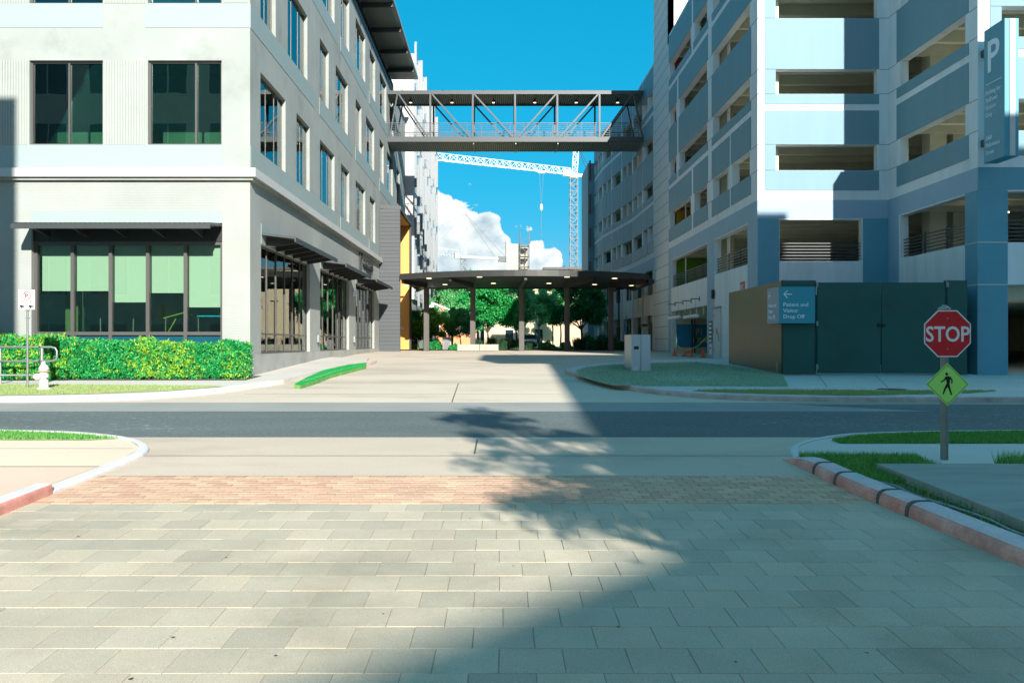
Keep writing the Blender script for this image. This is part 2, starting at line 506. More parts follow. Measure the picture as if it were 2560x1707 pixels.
class MB:
    def __init__(s):
        s.v, s.f, s.mi = [], [], []

    def poly(s, pts, mi=0):
        n = len(s.v)
        s.v += [tuple(p) for p in pts]
        s.f.append(tuple(range(n, n + len(pts))))
        s.mi.append(mi)
        return s

    def box8(s, p, mi=0):
        n = len(s.v)
        s.v += [tuple(q) for q in p]
        for f in ((0, 3, 2, 1), (4, 5, 6, 7), (0, 1, 5, 4), (1, 2, 6, 5), (2, 3, 7, 6), (3, 0, 4, 7)):
            s.f.append(tuple(n + i for i in f))
            s.mi.append(mi)
        return s

    def box(s, x0, x1, y0, y1, z0, z1, mi=0):
        return s.box8([(x0, y0, z0), (x1, y0, z0), (x1, y1, z0), (x0, y1, z0), (x0, y0, z1), (x1, y0, z1), (x1, y1, z1), (x0, y1, z1)], mi)

    def fb(s, F, a0, a1, z0, z1, d0, d1, mi=0):
        return s.box8([F.p(a0, z0, d1), F.p(a1, z0, d1), F.p(a1, z0, d0), F.p(a0, z0, d0), F.p(a0, z1, d1), F.p(a1, z1, d1), F.p(a1, z1, d0), F.p(a0, z1, d0)], mi)

    def prism(s, pts, z0, z1, mi=0):
        n = len(pts)
        b = len(s.v)
        s.v += [(x, y, z0) for x, y in pts] + [(x, y, z1) for x, y in pts]
        s.f += [tuple(range(b + n - 1, b - 1, -1)), tuple(range(b + n, b + 2 * n))]
        s.mi += [mi, mi]
        for i in range(n):
            j = (i + 1) % n
            s.f.append((b + i, b + j, b + n + j, b + n + i)); s.mi.append(mi)
        return s

    def bar(s, p, q, w, h=None, mi=0, up=(0, 0, 1)):
        h = h or w
        p, q = Vector(p), Vector(q)
        d = (q - p)
        if d.length < 1e-6:
            return s
        d.normalize()
        u = Vector(up)
        if abs(d.dot(u)) > .98:
            u = Vector((0, 1, 0))
        sx = d.cross(u).normalized() * w / 2
        sz = sx.cross(d).normalized() * h / 2
        return s.box8([p - sx - sz, p + sx - sz, q + sx - sz, q - sx - sz, p - sx + sz, p + sx + sz, q + sx + sz, q - sx + sz], mi)

    def tube(s, pts, r, n=8, mi=0, cap=True, radii=None):
        pts = [Vector(p) for p in pts]
        base = len(s.v)
        u = None
        for i, p in enumerate(pts):
            d = (pts[min(i + 1, len(pts) - 1)] - pts[max(i - 1, 0)]).normalized()
            if u is None:
                u = d.cross(Vector((0, 0, 1)))
                if u.length < .05:
                    u = Vector((1, 0, 0))
                u.normalize()
            else:
                u = (u - d * u.dot(d)).normalized()
            w = d.cross(u)
            rr = radii[i] if radii else r
            for k in range(n):
                a = 2 * math.pi * k / n
                s.v.append(tuple(p + u * math.cos(a) * rr + w * math.sin(a) * rr))
        for i in range(len(pts) - 1):
            for k in range(n):
                a, b = base + i * n + k, base + i * n + (k + 1) % n
                s.f.append((a, b, b + n, a + n)); s.mi.append(mi)
        if cap:
            s.f.append(tuple(base + k for k in range(n))); s.mi.append(mi)
            s.f.append(tuple(base + (len(pts) - 1) * n + k for k in range(n))); s.mi.append(mi)
        return s

    def lathe(s, prof, c, n=16, mi=0, axis=(0, 0, 1)):
        ax = Vector(axis).normalized()
        u = ax.cross(Vector((0, 1, 0)))
        if u.length < .1:
            u = Vector((1, 0, 0))
        u.normalize()
        w = ax.cross(u)
        base = len(s.v)
        c = Vector(c)
        for r, z in prof:
            for k in range(n):
                a = 2 * math.pi * k / n
                s.v.append(tuple(c + ax * z + (u * math.cos(a) + w * math.sin(a)) * r))
        for i in range(len(prof) - 1):
            for k in range(n):
                a, b = base + i * n + k, base + i * n + (k + 1) % n
                s.f.append((a, b, b + n, a + n)); s.mi.append(mi)
        s.f.append(tuple(base + k for k in range(n))); s.mi.append(mi)
        s.f.append(tuple(base + (len(prof) - 1) * n + k for k in range(n))); s.mi.append(mi)
        return s

    def build(s, name, m, parent=None, smooth=False, bevel=0.0):
        ms = m if isinstance(m, (list, tuple)) else [m]
        off_ = OFF.get(parent.name, Vector((0, 0, 0))) if parent is not None else Vector((0, 0, 0))
        me = bpy.data.meshes.new(name)
        me.from_pydata([(x - off_.x, y - off_.y, z - off_.z) for x, y, z in s.v], [], s.f)
        for q in ms:
            me.materials.append(q)
        if len(ms) > 1:
            me.polygons.foreach_set('material_index', s.mi)
        bm = bmesh.new(); bm.from_mesh(me)
        bmesh.ops.recalc_face_normals(bm, faces=bm.faces)
        if bevel:
            bmesh.ops.bevel(bm, geom=list(bm.edges), offset=bevel, segments=1, affect='EDGES')
        bm.to_mesh(me); bm.free()
        if smooth:
            me.polygons.foreach_set('use_smooth', [True] * len(me.polygons))
        me.update()
        return link(name, me, parent)


def facade(name, F, length, z0, z1, thick, holes, m, parent, a_start=0.0):
    """a wall with real openings; holes = (a0, a1, z0, z1)"""
    A = sorted({round(v, 4) for v in [a_start, length] + [h[0] for h in holes] + [h[1] for h in holes] if a_start <= v <= length})
    Z = sorted({round(v, 4) for v in [z0, z1] + [h[2] for h in holes] + [h[3] for h in holes] if z0 <= v <= z1})

    def solid(i, j):
        if i < 0 or j < 0 or i >= len(A) - 1 or j >= len(Z) - 1:
            return False
        a, z = (A[i] + A[i + 1]) / 2, (Z[j] + Z[j + 1]) / 2
        return not any(h[0] < a < h[1] and h[2] < z < h[3] for h in holes)
    b = MB()
    for i in range(len(A) - 1):
        for j in range(len(Z) - 1):
            if not solid(i, j):
                continue
            a0, a1, c0, c1 = A[i], A[i + 1], Z[j], Z[j + 1]
            b.poly([F.p(a0, c0), F.p(a1, c0), F.p(a1, c1), F.p(a0, c1)])
            b.poly([F.p(a0, c0, -thick), F.p(a1, c0, -thick), F.p(a1, c1, -thick), F.p(a0, c1, -thick)])
            if not solid(i - 1, j):
                b.poly([F.p(a0, c0), F.p(a0, c1), F.p(a0, c1, -thick), F.p(a0, c0, -thick)])
            if not solid(i + 1, j):
                b.poly([F.p(a1, c0), F.p(a1, c1), F.p(a1, c1, -thick), F.p(a1, c0, -thick)])
            if not solid(i, j - 1):
                b.poly([F.p(a0, c0), F.p(a1, c0), F.p(a1, c0, -thick), F.p(a0, c0, -thick)])
            if not solid(i, j + 1):
                b.poly([F.p(a0, c1), F.p(a1, c1), F.p(a1, c1, -thick), F.p(a0, c1, -thick)])
    # weld so normals come out right
    off_ = OFF.get(parent.name, Vector((0, 0, 0))) if parent is not None else Vector((0, 0, 0))
    me = bpy.data.meshes.new(name)
    me.from_pydata([(x - off_.x, y - off_.y, z - off_.z) for x, y, z in b.v], [], b.f)
    me.materials.append(m)
    bm = bmesh.new(); bm.from_mesh(me)
    bmesh.ops.remove_doubles(bm, verts=bm.verts, dist=.001)
    bmesh.ops.recalc_face_normals(bm, faces=bm.faces)
    bm.to_mesh(me); bm.free()
    return link(name, me, parent)


def window(F, a0, a1, z0, z1, d, parent, mull=(), trans=(), fw=.06, gmat=None, fmat=None, name='window', depth=.10, lip=None):
    """frame mesh with a sub-part pane in every field; d = outer face of the frame, panes sit inside it"""
    fmat = fmat or ALU
    gmat = gmat or GLSUP
    b = MB()
    b.fb(F, a0, a0 + fw, z0, z1, d - depth, d)
    b.fb(F, a1 - fw, a1, z0, z1, d - depth, d)
    b.fb(F, a0 + fw, a1 - fw, z0, z0 + fw, d - depth, d)
    b.fb(F, a0 + fw, a1 - fw, z1 - fw, z1, d - depth, d)
    xs = [a0 + fw] + [a for a in mull] + [a1 - fw]
    for a in mull:
        b.fb(F, a - fw / 2, a + fw / 2, z0 + fw, z1 - fw, d - depth, d)
    fr = b.build(name, fmat, parent)
    lip = depth * .6 if lip is None else lip
    edges = [a0 + fw] + [v for a in mull for v in (a - fw / 2, a + fw / 2)] + [a1 - fw]
    for k in range(0, len(edges), 2):
        e0, e1 = edges[k], edges[k + 1]
        if trans:
            tb = MB()
            for tz in trans:
                tb.fb(F, e0, e1, tz - fw / 2, tz + fw / 2, d - depth, d - .004)
            tb.build('transom', fmat, fr)
        zz = [z0 + fw] + [v for tz in trans for v in (tz - fw / 2, tz + fw / 2)] + [z1 - fw]
        for q in range(0, len(zz), 2):
            g = gmat[q // 2] if isinstance(gmat, (list, tuple)) else gmat
            MB().fb(F, e0, e1, zz[q], zz[q + 1], d - lip - .008, d - lip).build('pane', g, fr)
    return fr


def text(s, size, loc, rot, m, parent, name='lettering', ext=.004, bold=0.0, align='LEFT', sx=1.0):
    cu = bpy.data.curves.new('t', 'FONT')
    cu.body = s
    cu.size = size
    cu.extrude = ext
    cu.offset = bold
    cu.align_x = align
    cu.resolution_u = 3
    o = bpy.data.objects.new('t', cu)
    COL.objects.link(o)
    dg = bpy.context.evaluated_depsgraph_get()
    me = bpy.data.meshes.new_from_object(o.evaluated_get(dg))
    bpy.data.objects.remove(o)
    mt = Matrix.Translation(Vector(loc) - OFF.get(parent.name, Vector((0, 0, 0)))) @ rot.to_matrix().to_4x4() @ Matrix.Diagonal((sx, 1, 1, 1))
    me.transform(mt)
    me.materials.clear()
    me.materials.append(m)
    return link(name, me, parent)


from mathutils import Euler
FACE_CAM = Euler((R(90), 0, 0))            # text on a wall that faces -Y
FACE_LEFT = Euler((R(90), 0, R(-90)))      # on a wall that faces -X
FACE_RIGHT = Euler((R(90), 0, R(90)))      # on a wall that faces +X


def sheet(name, pts, h, m, kind='structure', skirt=0.0, parent=None, smats=None):
    """a flat piece of ground following the site's slope, h above it; skirt > 0 gives it sides"""
    bm = bmesh.new()
    f = bm.faces.new([bm.verts.new((x, y, 0)) for x, y in pts])
    bmesh.ops.recalc_face_normals(bm, faces=bm.faces)
    if f.normal.z < 0:
        f.normal_flip()
    for ky, _ in KN:
        bmesh.ops.bisect_plane(bm, geom=list(bm.verts) + list(bm.edges) + list(bm.faces), plane_co=(0, ky, 0), plane_no=(0, 1, 0))
    for v in bm.verts:
        v.co.z = -D(v.co.y) + h
    if skirt:
        be = [e for e in bm.edges if e.is_boundary]
        r = bmesh.ops.extrude_edge_only(bm, edges=be)
        for v in [g for g in r['geom'] if isinstance(g, bmesh.types.BMVert)]:
            v.co.z -= skirt
        if smats:
            for g in r['geom']:
                if isinstance(g, bmesh.types.BMFace):
                    g.material_index = 1
    me = bpy.data.meshes.new(name)
    if skirt:
        bmesh.ops.recalc_face_normals(bm, faces=bm.faces)
    bmesh.ops.triangulate(bm, faces=bm.faces)
    bm.to_mesh(me); bm.free()
    me.materials.append(m)
    if smats:
        me.materials.append(smats)
    o = link(name, me, parent)
    if parent is None:
        o['kind'] = kind
    return o


def resample(pts, n=6):
    """smooth curve through the points (chord-length Hermite, so long straights stay straight)"""
    P = [Vector(p) for p in pts]
    m = []
    for i in range(len(P)):
        if i == 0:
            m.append((P[1] - P[0]).normalized())
        elif i == len(P) - 1:
            m.append((P[-1] - P[-2]).normalized())
        else:
            d0, d1 = (P[i] - P[i - 1]).length, (P[i + 1] - P[i]).length
            m.append(((P[i] - P[i - 1]) / d0 * d1 + (P[i + 1] - P[i]) / d1 * d0) / (d0 + d1))
    out = []
    for i in range(len(P) - 1):
        d = (P[i + 1] - P[i]).length
        for k in range(n):
            t = k / n
            q = P[i] * (2 * t ** 3 - 3 * t * t + 1) + m[i] * d * (t ** 3 - 2 * t * t + t) + P[i + 1] * (3 * t * t - 2 * t ** 3) + m[i + 1] * d * (t ** 3 - t * t)
            out.append((q.x, q.y))
    out.append(tuple(pts[-1]))
    return out


def kerb(name, pts, w, h, m, side=1, red=None, base=0.0, rnd=.04, parent=None, h_ends=None):
    """kerb swept along pts (its street edge); body lies to the left (side=1) or right (-1) of the path"""
    prof = [(0, -.05), (0.0, h - rnd * 1.25), (rnd * .12, h - rnd * .7), (rnd * .42, h - rnd * .28), (rnd * .9, h - rnd * .06), (rnd * 1.5, h), (w, h), (w, -.05)]
    b = MB()
    n = len(prof)
    P = [Vector((x, y)) for x, y in pts]
    for i, p in enumerate(P):
        d = (P[min(i + 1, len(P) - 1)] - P[max(i - 1, 0)]).normalized()
        nn = Vector((-d.y, d.x)) * side
        k = 1.0
        if h_ends:
            t = i / (len(P) - 1)
            k = h_ends[0] + (1 - h_ends[0]) * min(1, t / .18) if t < .5 else h_ends[1] + (1 - h_ends[1]) * min(1, (1 - t) / .18)
        for (o_, z) in prof:
            q = p + nn * o_
            b.v.append((q.x, q.y, -D(q.y) + base + z * (k if z > 0 else 1)))
    for i in range(len(P) - 1):
        for j in range(n - 1):
            a = i * n + j
            b.f.append((a, a + 1, a + 1 + n, a + n))
            b.mi.append(1 if (red and j in (0, 1, 2)) else 0)
    b.f.append(tuple(range(n))); b.mi.append(0)
    b.f.append(tuple((len(P) - 1) * n + k for k in range(n))); b.mi.append(0)
    o = b.build(name, [m, red] if red else m, parent)
    if parent is None:
        o['kind'] = 'structure'
    return o


def quads_mesh(name, C, U, V, m, parent=None, mats=None, mi=None):
    """leaf quads: centres C, half axes U and V (numpy n x 3)"""
    n = len(C)
    off_ = OFF.get(parent.name, Vector((0, 0, 0))) if parent is not None else Vector((0, 0, 0))
    co = np.empty((n, 4, 3), dtype=np.float32)
    C = C - np.array(off_)
    co[:, 0] = C - U
    co[:, 1] = C + V * .55
    co[:, 2] = C + U
    co[:, 3] = C - V * .55
    me = bpy.data.meshes.new(name)
    me.vertices.add(4 * n)
    me.vertices.foreach_set('co', co.ravel())
    me.loops.add(4 * n)
    me.loops.foreach_set('vertex_index', np.arange(4 * n, dtype=np.int32))
    me.polygons.add(n)
    me.polygons.foreach_set('loop_start', np.arange(0, 4 * n, 4, dtype=np.int32))
    me.polygons.foreach_set('loop_total', np.full(n, 4, dtype=np.int32))
    for q in (mats or [m]):
        me.materials.append(q)
    if mi is not None:
        me.polygons.foreach_set('material_index', mi.astype(np.int32))
    me.update(calc_edges=True)
    return link(name, me, parent)


def rand_axes(rng, n, size, jit=.35):
    u = rng.normal(size=(n, 3)); u /= np.linalg.norm(u, axis=1)[:, None]
    v = rng.normal(size=(n, 3)); v -= u * np.sum(u * v, axis=1)[:, None]; v /= np.linalg.norm(v, axis=1)[:, None]
    s = size * (1 + jit * rng.uniform(-1, 1, n))[:, None]
    return u * s, v * s


def tree(name, label, x, y, z0, ht, blobs, nleaf, ls, leafm, seed, cat='tree', group=None, trunk_r=.12, lean=(0, 0), clump=.38, nclump=26):
    rng = np.random.default_rng(seed)
    t = thing(name, label, cat, (x, y, z0), group)
    b = MB()
    cr = Vector((x + lean[0], y + lean[1], z0 + ht))
    mid = Vector((x + lean[0] * .4 + .06, y + lean[1] * .4, z0 + ht * .5))
    b.tube([(x, y, z0 - .1), (x, y, z0 + .15), tuple(mid), tuple(cr)], trunk_r, 8, radii=[trunk_r * 1.35, trunk_r, trunk_r * .8, trunk_r * .6])
    Cs = []
    for (bx, by, bz, rx, ry, rz) in blobs:
        c = Vector((x + bx, y + by, z0 + bz))
        b.tube([tuple(cr), tuple((cr + c) / 2 + Vector((0, 0, .1))), tuple(c)], .05, 5, radii=[trunk_r * .55, trunk_r * .35, trunk_r * .15])
        for k in range(5):
            a = rng.uniform(0, 6.28)
            e = c + Vector((math.cos(a) * rx * .75, math.sin(a) * ry * .75, rng.uniform(-.3, .7) * rz))
            b.tube([tuple((cr + c) / 2), tuple(e)], .02, 4, radii=[trunk_r * .25, trunk_r * .08])
        for k in range(nclump):
            d = rng.normal(size=3); d /= np.linalg.norm(d)
            rr = rng.uniform(.55, 1.0)
            Cs.append((np.array(c) + d * np.array([rx, ry, rz]) * rr, clump * rng.uniform(.6, 1.3)))
    b.build('trunk', BARK, t, smooth=True)
    per = max(1, nleaf // len(Cs))
    C = np.concatenate([c + rng.normal(size=(per, 3)) * r * np.array([.55, .55, .42]) for c, r in Cs])
    U, V = rand_axes(rng, len(C), ls)
    quads_mesh('crown', C, U, V, leafm, t)
    return t


def shrub(name, label, cat, x, y, z0, rx, ry, rz, n, ls, m, seed, group=None):
    rng = np.random.default_rng(seed)
    t = thing(name, label, cat, (x, y, z0), group)
    d = rng.normal(size=(n, 3)); d /= np.linalg.norm(d, axis=1)[:, None]
    d[:, 2] = np.abs(d[:, 2])
    lump = 1 + .18 * np.sin(d[:, 0] * 7 + seed) + .14 * np.cos(d[:, 1] * 9 + seed * 2)
    r = (rng.uniform(.55, 1, n) ** .5 * lump)[:, None]
    C = np.array([x, y, z0]) + d * r * np.array([rx, ry, rz])
    U, V = rand_axes(rng, n, ls)
    quads_mesh('foliage', C, U, V, m, t)
    b = MB()
    for k in range(5):
        a = k * 1.3 + seed
        b.tube([(x, y, z0 - .05), (x + math.cos(a) * rx * .5, y + math.sin(a) * ry * .5, z0 + rz * .6)], .015, 5)
    b.build('stem', BARK, t)
    return t


def blades(name, pts_fn, n, h, m, seed, w=.012, label=None, kind='stuff', parent=None, lean=.5, h_above=0.0):
    """grass blades as single triangles"""
    rng = np.random.default_rng(seed)
    P = pts_fn(rng, n)
    n = len(P)
    z = np.array([-D(float(q)) for q in P[:, 1]]) + h_above
    base = np.stack([P[:, 0], P[:, 1], z], axis=1)
    a = rng.uniform(0, 6.28, n)
    wv = np.stack([np.cos(a), np.sin(a), np.zeros(n)], axis=1) * w
    b2 = rng.uniform(0, 6.28, n)
    hh = h * rng.uniform(.4, 1.25, n)
    tip = base + np.stack([np.cos(b2) * hh * lean * rng.uniform(0, 1, n), np.sin(b2) * hh * lean * rng.uniform(0, 1, n), hh], axis=1)
    co = np.empty((n, 3, 3), dtype=np.float32)
    co[:, 0] = base - wv; co[:, 1] = base + wv; co[:, 2] = tip
    me = bpy.data.meshes.new(name)
    me.vertices.add(3 * n); me.vertices.foreach_set('co', co.ravel())
    me.loops.add(3 * n); me.loops.foreach_set('vertex_index', np.arange(3 * n, dtype=np.int32))
    me.polygons.add(n)
    me.polygons.foreach_set('loop_start', np.arange(0, 3 * n, 3, dtype=np.int32))
    me.polygons.foreach_set('loop_total', np.full(n, 3, dtype=np.int32))
    me.materials.append(m)
    me.update(calc_edges=True)
    o = link(name, me, parent)
    tag(o, label, 'grass' if parent is None else None, None, kind)
    return o


def in_poly(poly):
    poly = np.array(poly)

    def fn(rng, n):
        lo, hi = poly.min(0), poly.max(0)
        P = rng.uniform(lo, hi, size=(n * 2, 2))
        inside = np.zeros(len(P), bool)
        j = len(poly) - 1
        for i in range(len(poly)):
            xi, yi = poly[i]; xj, yj = poly[j]
            c = ((yi > P[:, 1]) != (yj > P[:, 1])) & (P[:, 0] < (xj - xi) * (P[:, 1] - yi) / (yj - yi + 1e-9) + xi)
            inside ^= c
            j = i
        return P[inside][:n]
    return fn

# ================================================================== GROUND
sheet('ground', [(-500, -300), (500, -300), (500, 1100), (-500, 1100)], -.04, LAWNDRY)
sheet('driveway', [(-20, 18.8), (60, 18.8), (60, 62), (-20, 62)], 0.0, DRIVE)
sheet('far_plaza', [(-7, 62), (9, 62), (9, 66), (-7, 66)], .004, WALK)
sheet('gutter', [(-90, 17.0), (90, 17.0), (90, 18.85), (-90, 18.85)], .002, GUTT)
sheet('road', [(-90, 13.4), (90, 13.4), (90, 18.4), (6.3, 18.4), (8.7, 17.1), (-90, 17.1)], .006, ASPH)
sheet('street_apron', [(-7, 10.25), (6.8, 10.25), (6.8, 13.46), (-7, 13.46)], .010, APRON)
sheet('side_street', [(-4.9, -60), (4.2, -60), (4.2, -6), (-4.9, -6)], .0, APRON)

# paved street: joint bed, then every paver in view as a part
SL = .033
pv = sheet('paved_street', [(-4.95, -6), (4.15, -6), (4.15, 8.76), (-4.95, 8.76)], 0.0, PAVJ)
OFF[pv.name] = Vector((0, 0, 0))
PW, PD, GAP = .366, .345, .005


def paver_mesh(w, d, hgt, m, name):
    b = MB().box(-w / 2, w / 2, -d / 2, d / 2, -.04, 0)
    o = b.build(name, m, None, bevel=.0014)
    me = o.data
    bpy.data.objects.remove(o)
    return me


pm = paver_mesh(PW - GAP, PD - GAP, .04, PAVER, 'paver')
rnd_ = random.Random(3)
far_b = MB()
row = 0
y = 8.76 - PD / 2
while y > -6:
    x = -4.95 + PW / 2 - (PW / 2 if row % 2 else 0) + rnd_.uniform(-.03, .03)
    while x < 4.3:
        z = -D(y) + .006 + rnd_.uniform(-.0015, .0015)
        vis = y > 4.35 and -0.66 * y < x < .68 * y
        if vis:
            o = link('paver', pm, pv)
            o.location = (x, y, z)
            o.rotation_euler = (SL + rnd_.uniform(-.003, .003), rnd_.uniform(-.003, .003), rnd_.uniform(-.004, .004))
        else:
            w2, d2 = (PW - GAP) / 2, (PD - GAP) / 2
            far_b.box8([(x - w2, y - d2, z - .04 - SL * d2), (x + w2, y - d2, z - .04 - SL * d2), (x + w2, y + d2, z - .04 + SL * d2), (x - w2, y + d2, z - .04 + SL * d2),
                        (x - w2, y - d2, z - SL * d2), (x + w2, y - d2, z - SL * d2), (x + w2, y + d2, z + SL * d2), (x - w2, y + d2, z + SL * d2)])
        x += PW
    y -= PD
    row += 1
far_b.build('pavers', PAVERS, pv)['kind'] = 'stuff'

# brick crossing band
bb = sheet('brick_crossing', [(-4.95, 8.76), (4.15, 8.76), (4.15, 10.25), (-4.95, 10.25)], .001, BJOINT)
BW, BD = .212, .124
bm_ = paver_mesh(BW - .010, BD - .010, .03, BRK, 'brick')
cand = []
for r in range(12):
    y = 8.76 + BD * (r + .5)
    x = -4.95 + BW * (.5 if r % 2 else 1.0)
    while x < 4.2:
        cand.append((x, y))
        x += BW
cand.sort(key=lambda p: p[1] * 3 + abs(p[0] - .3))
rest = MB()
for i, (x, y) in enumerate(cand):
    z = -D(y) + .009 + rnd_.uniform(-.001, .001)
    if i < 300:
        o = link('brick', bm_, bb)
        o.location = (x, y, z)
        o.rotation_euler = (SL, 0, rnd_.uniform(-.02, .02))
    else:
        w2, d2 = (BW - .01) / 2, (BD - .01) / 2
        rest.box8([(x - w2, y - d2, z - .03 - SL * d2), (x + w2, y - d2, z - .03 - SL * d2), (x + w2, y + d2, z - .03 + SL * d2), (x - w2, y + d2, z - .03 + SL * d2),
                   (x - w2, y - d2, z - SL * d2), (x + w2, y - d2, z - SL * d2), (x + w2, y + d2, z + SL * d2), (x - w2, y + d2, z + SL * d2)])
rest.build('bricks', BRKS, bb)['kind'] = 'stuff'

# ---- near left corner
LC = [(-60, -60), (-4.95, -60), (-4.95, 9.4), (-4.95, 10.8), (-5.1, 12.1), (-5.6, 12.85), (-6.7, 13.6), (-8.4, 14.0), (-60, 14.05)]
sheet('left_sidewalk', LC, .05, WALKW, skirt=.08)
sheet('left_brick_walk', [(-60, 4), (-5.02, 4), (-5.02, 10.6), (-60, 10.6)], .054, WALKP)
lc_curve = resample([(-4.83, 9.2), (-4.83, 10.6), (-4.98, 12.1), (-5.5, 12.95), (-6.65, 13.72), (-8.4, 14.08), (-14, 14.12), (-60, 14.12)], 6)
kerb('left_kerb', lc_curve, .14, .062, KERB, side=1)
kerb('left_red_kerb', [(-4.83, -20), (-4.83, 6), (-4.83, 8.5), (-4.83, 9.2)], .17, .13, KERB, side=1, red=KRED)
sheet('left_verge', [(-60, 12.9), (-6.2, 12.85), (-5.85, 13.0), (-6.8, 13.5), (-8.4, 13.87), (-60, 13.93)], .056, LAWNDRY)
sheet('left_sidewalk_joint', [(-60, 12.06), (-5.2, 12.06), (-5.2, 12.09), (-60, 12.09)], .056, KERB)
sheet('left_sidewalk_joint', [(-60, 10.62), (-5.0, 10.62), (-5.0, 10.64), (-60, 10.64)], .056, JOINTM)
blades('verge_grass', in_poly([(-10.5, 12.9), (-6.2, 12.9), (-5.85, 13.05), (-6.8, 13.5), (-8.4, 13.87), (-10.5, 13.9)]), 13000, .05, BLADE, 5, w=.006,
       label='sparse yellowish green grass strip on the near left street corner', h_above=.056)

# ---- near right corner
RC = [(60, -60), (4.14, -60), (4.14, 7), (4.02, 9.4), (3.97, 11.3), (4.2, 12.15), (4.75, 12.85), (5.5, 13.45), (6.7, 13.75), (8.6, 13.95), (60, 13.95)]
sheet('right_sidewalk', RC, .05, WALK, skirt=.08)
rc_curve = resample([(60, 14.02), (8.6, 14.02), (6.65, 13.85), (5.45, 13.55), (4.68, 12.93), (4.15, 12.2), (3.95, 11.4)], 6)
kerb('right_thin_kerb', rc_curve, .11, .06, KERB, side=1)
big = [(3.78, 11.45), (3.80, 10.9), (3.82, 9.64), (3.92, 8.12), (3.98, 7.21), (4.03, 6.5), (4.05, 5.0), (4.05, -20)]
kerb('right_red_kerb', resample(big, 5), .23, .155, mat('lilac_grey_kerb_top', (.66, .53, .52), .8, var=.12, vscale=4, fine=.1, col2=(.60, .56, .55)), side=1, red=KRED, rnd=.085, h_ends=(.15, 1))
for yy in (10.35, 9.72, 8.75, 8.2):
    xk = np.interp(yy, [6.5, 7.21, 8.12, 9.64, 10.9], [4.03, 3.98, 3.92, 3.82, 3.80])
    kerb('kerb_seam', [(xk - .006, yy + .03), (xk - .006, yy - .03)], .235, .160, JOINTM, side=1, rnd=.085)
sheet('planting_bed', [(4.2, -10), (4.9, -10), (4.72, 10.2), (5.5, 11.3), (4.0, 11.35), (4.02, 9)], .06, DIRT)
PADP = [(4.72, -10), (30, -10), (30, 10.26), (4.53, 10.26)]
sheet('raised_pad', PADP, .155, mat('weathered_pad_concrete', (.34, .36, .31), .9, var=.14, vscale=1.5, fine=.1, fscale=70, stretch=(.5, 2, 1), stain=.3, bump=.2), skirt=.16)
sheet('pad_hatch', [(6.2, 8.35), (8.2, 8.35), (8.2, 9.1), (5.95, 9.1)], .160, mat('pale_hatch_concrete', (.45, .48, .47), .8, var=.05))
RV = [(5.0, 12.52), (30, 12.52), (30, 13.8), (8.6, 13.8), (6.7, 13.62), (5.6, 13.35), (5.0, 12.85)]
sheet('right_verge', RV, .058, LAWN)
blades('verge_grass', in_poly([(5.0, 12.55), (10, 12.55), (10, 13.78), (8.6, 13.78), (6.7, 13.6), (5.6, 13.3), (5.0, 12.85)]), 42000, .042, BLADE, 6, w=.006,
       label='thick green grass strip beside the road behind the stop sign', h_above=.056)
blades('weedy_grass', in_poly([(3.98, 11.4), (4.02, 9.6), (4.6, 9.5), (4.6, 10.3), (5.4, 10.35), (5.5, 11.3)]), 9000, .085, BLADE, 7, w=.006,
       label='tufts of weedy grass behind the tip of the red kerb', h_above=.055, lean=.9)
blades('weedy_grass', in_poly([(6.3, 10.4), (9, 10.4), (9, 11.3), (6.3, 10.9)]), 6000, .16, BLADE, 8, w=.006,
       label='tall green weeds along the pad edge right of the stop sign post', h_above=.05, lean=.9)
blades('weedy_grass', in_poly([(4.2, 7.0), (4.7, 7.0), (4.6, 9.6), (4.15, 9.6)]), 500, .09, BLADE, 9, w=.005,
       label='thin stray weeds in the soil between red kerb and raised pad', h_above=.06, lean=1.2)
# pale irrigation hose lying in the bed
hp = [(4.12, 9.75), (4.3, 9.3), (4.28, 8.8), (4.38, 8.3), (4.45, 7.8), (4.42, 7.3), (4.5, 6.9), (4.55, 6.5)]
hb = MB().tube([(x, y, -D(y) + .085) for x, y in resample(hp, 5)], .012, 6)
tag(hb.build('garden_hose', mat('pale_blue_hose', (.28, .36, .42), .5), None, smooth=True),
    'thin pale blue hose lying in the soil behind the red kerb', 'hose')
# litter and leaf scraps in the bed
rngl = np.random.default_rng(11)
nl = 1500
Pl = in_poly([(4.2, 6), (4.72, 6), (4.55, 9.6), (4.15, 9.6)])(rngl, nl)
Cl = np.column_stack([Pl, [-D(float(v)) + .066 for v in Pl[:, 1]]])
Ul, Vl = rand_axes(rngl, len(Cl), .02)
Ul[:, 2] *= .3; Vl[:, 2] *= .3
lt = quads_mesh('leaf_litter', Cl, Ul, Vl, mat('dry_leaf', (.22, .16, .08), .9, island=.4))
tag(lt, 'dry leaf litter scattered over the narrow soil bed', 'litter', None, 'stuff')

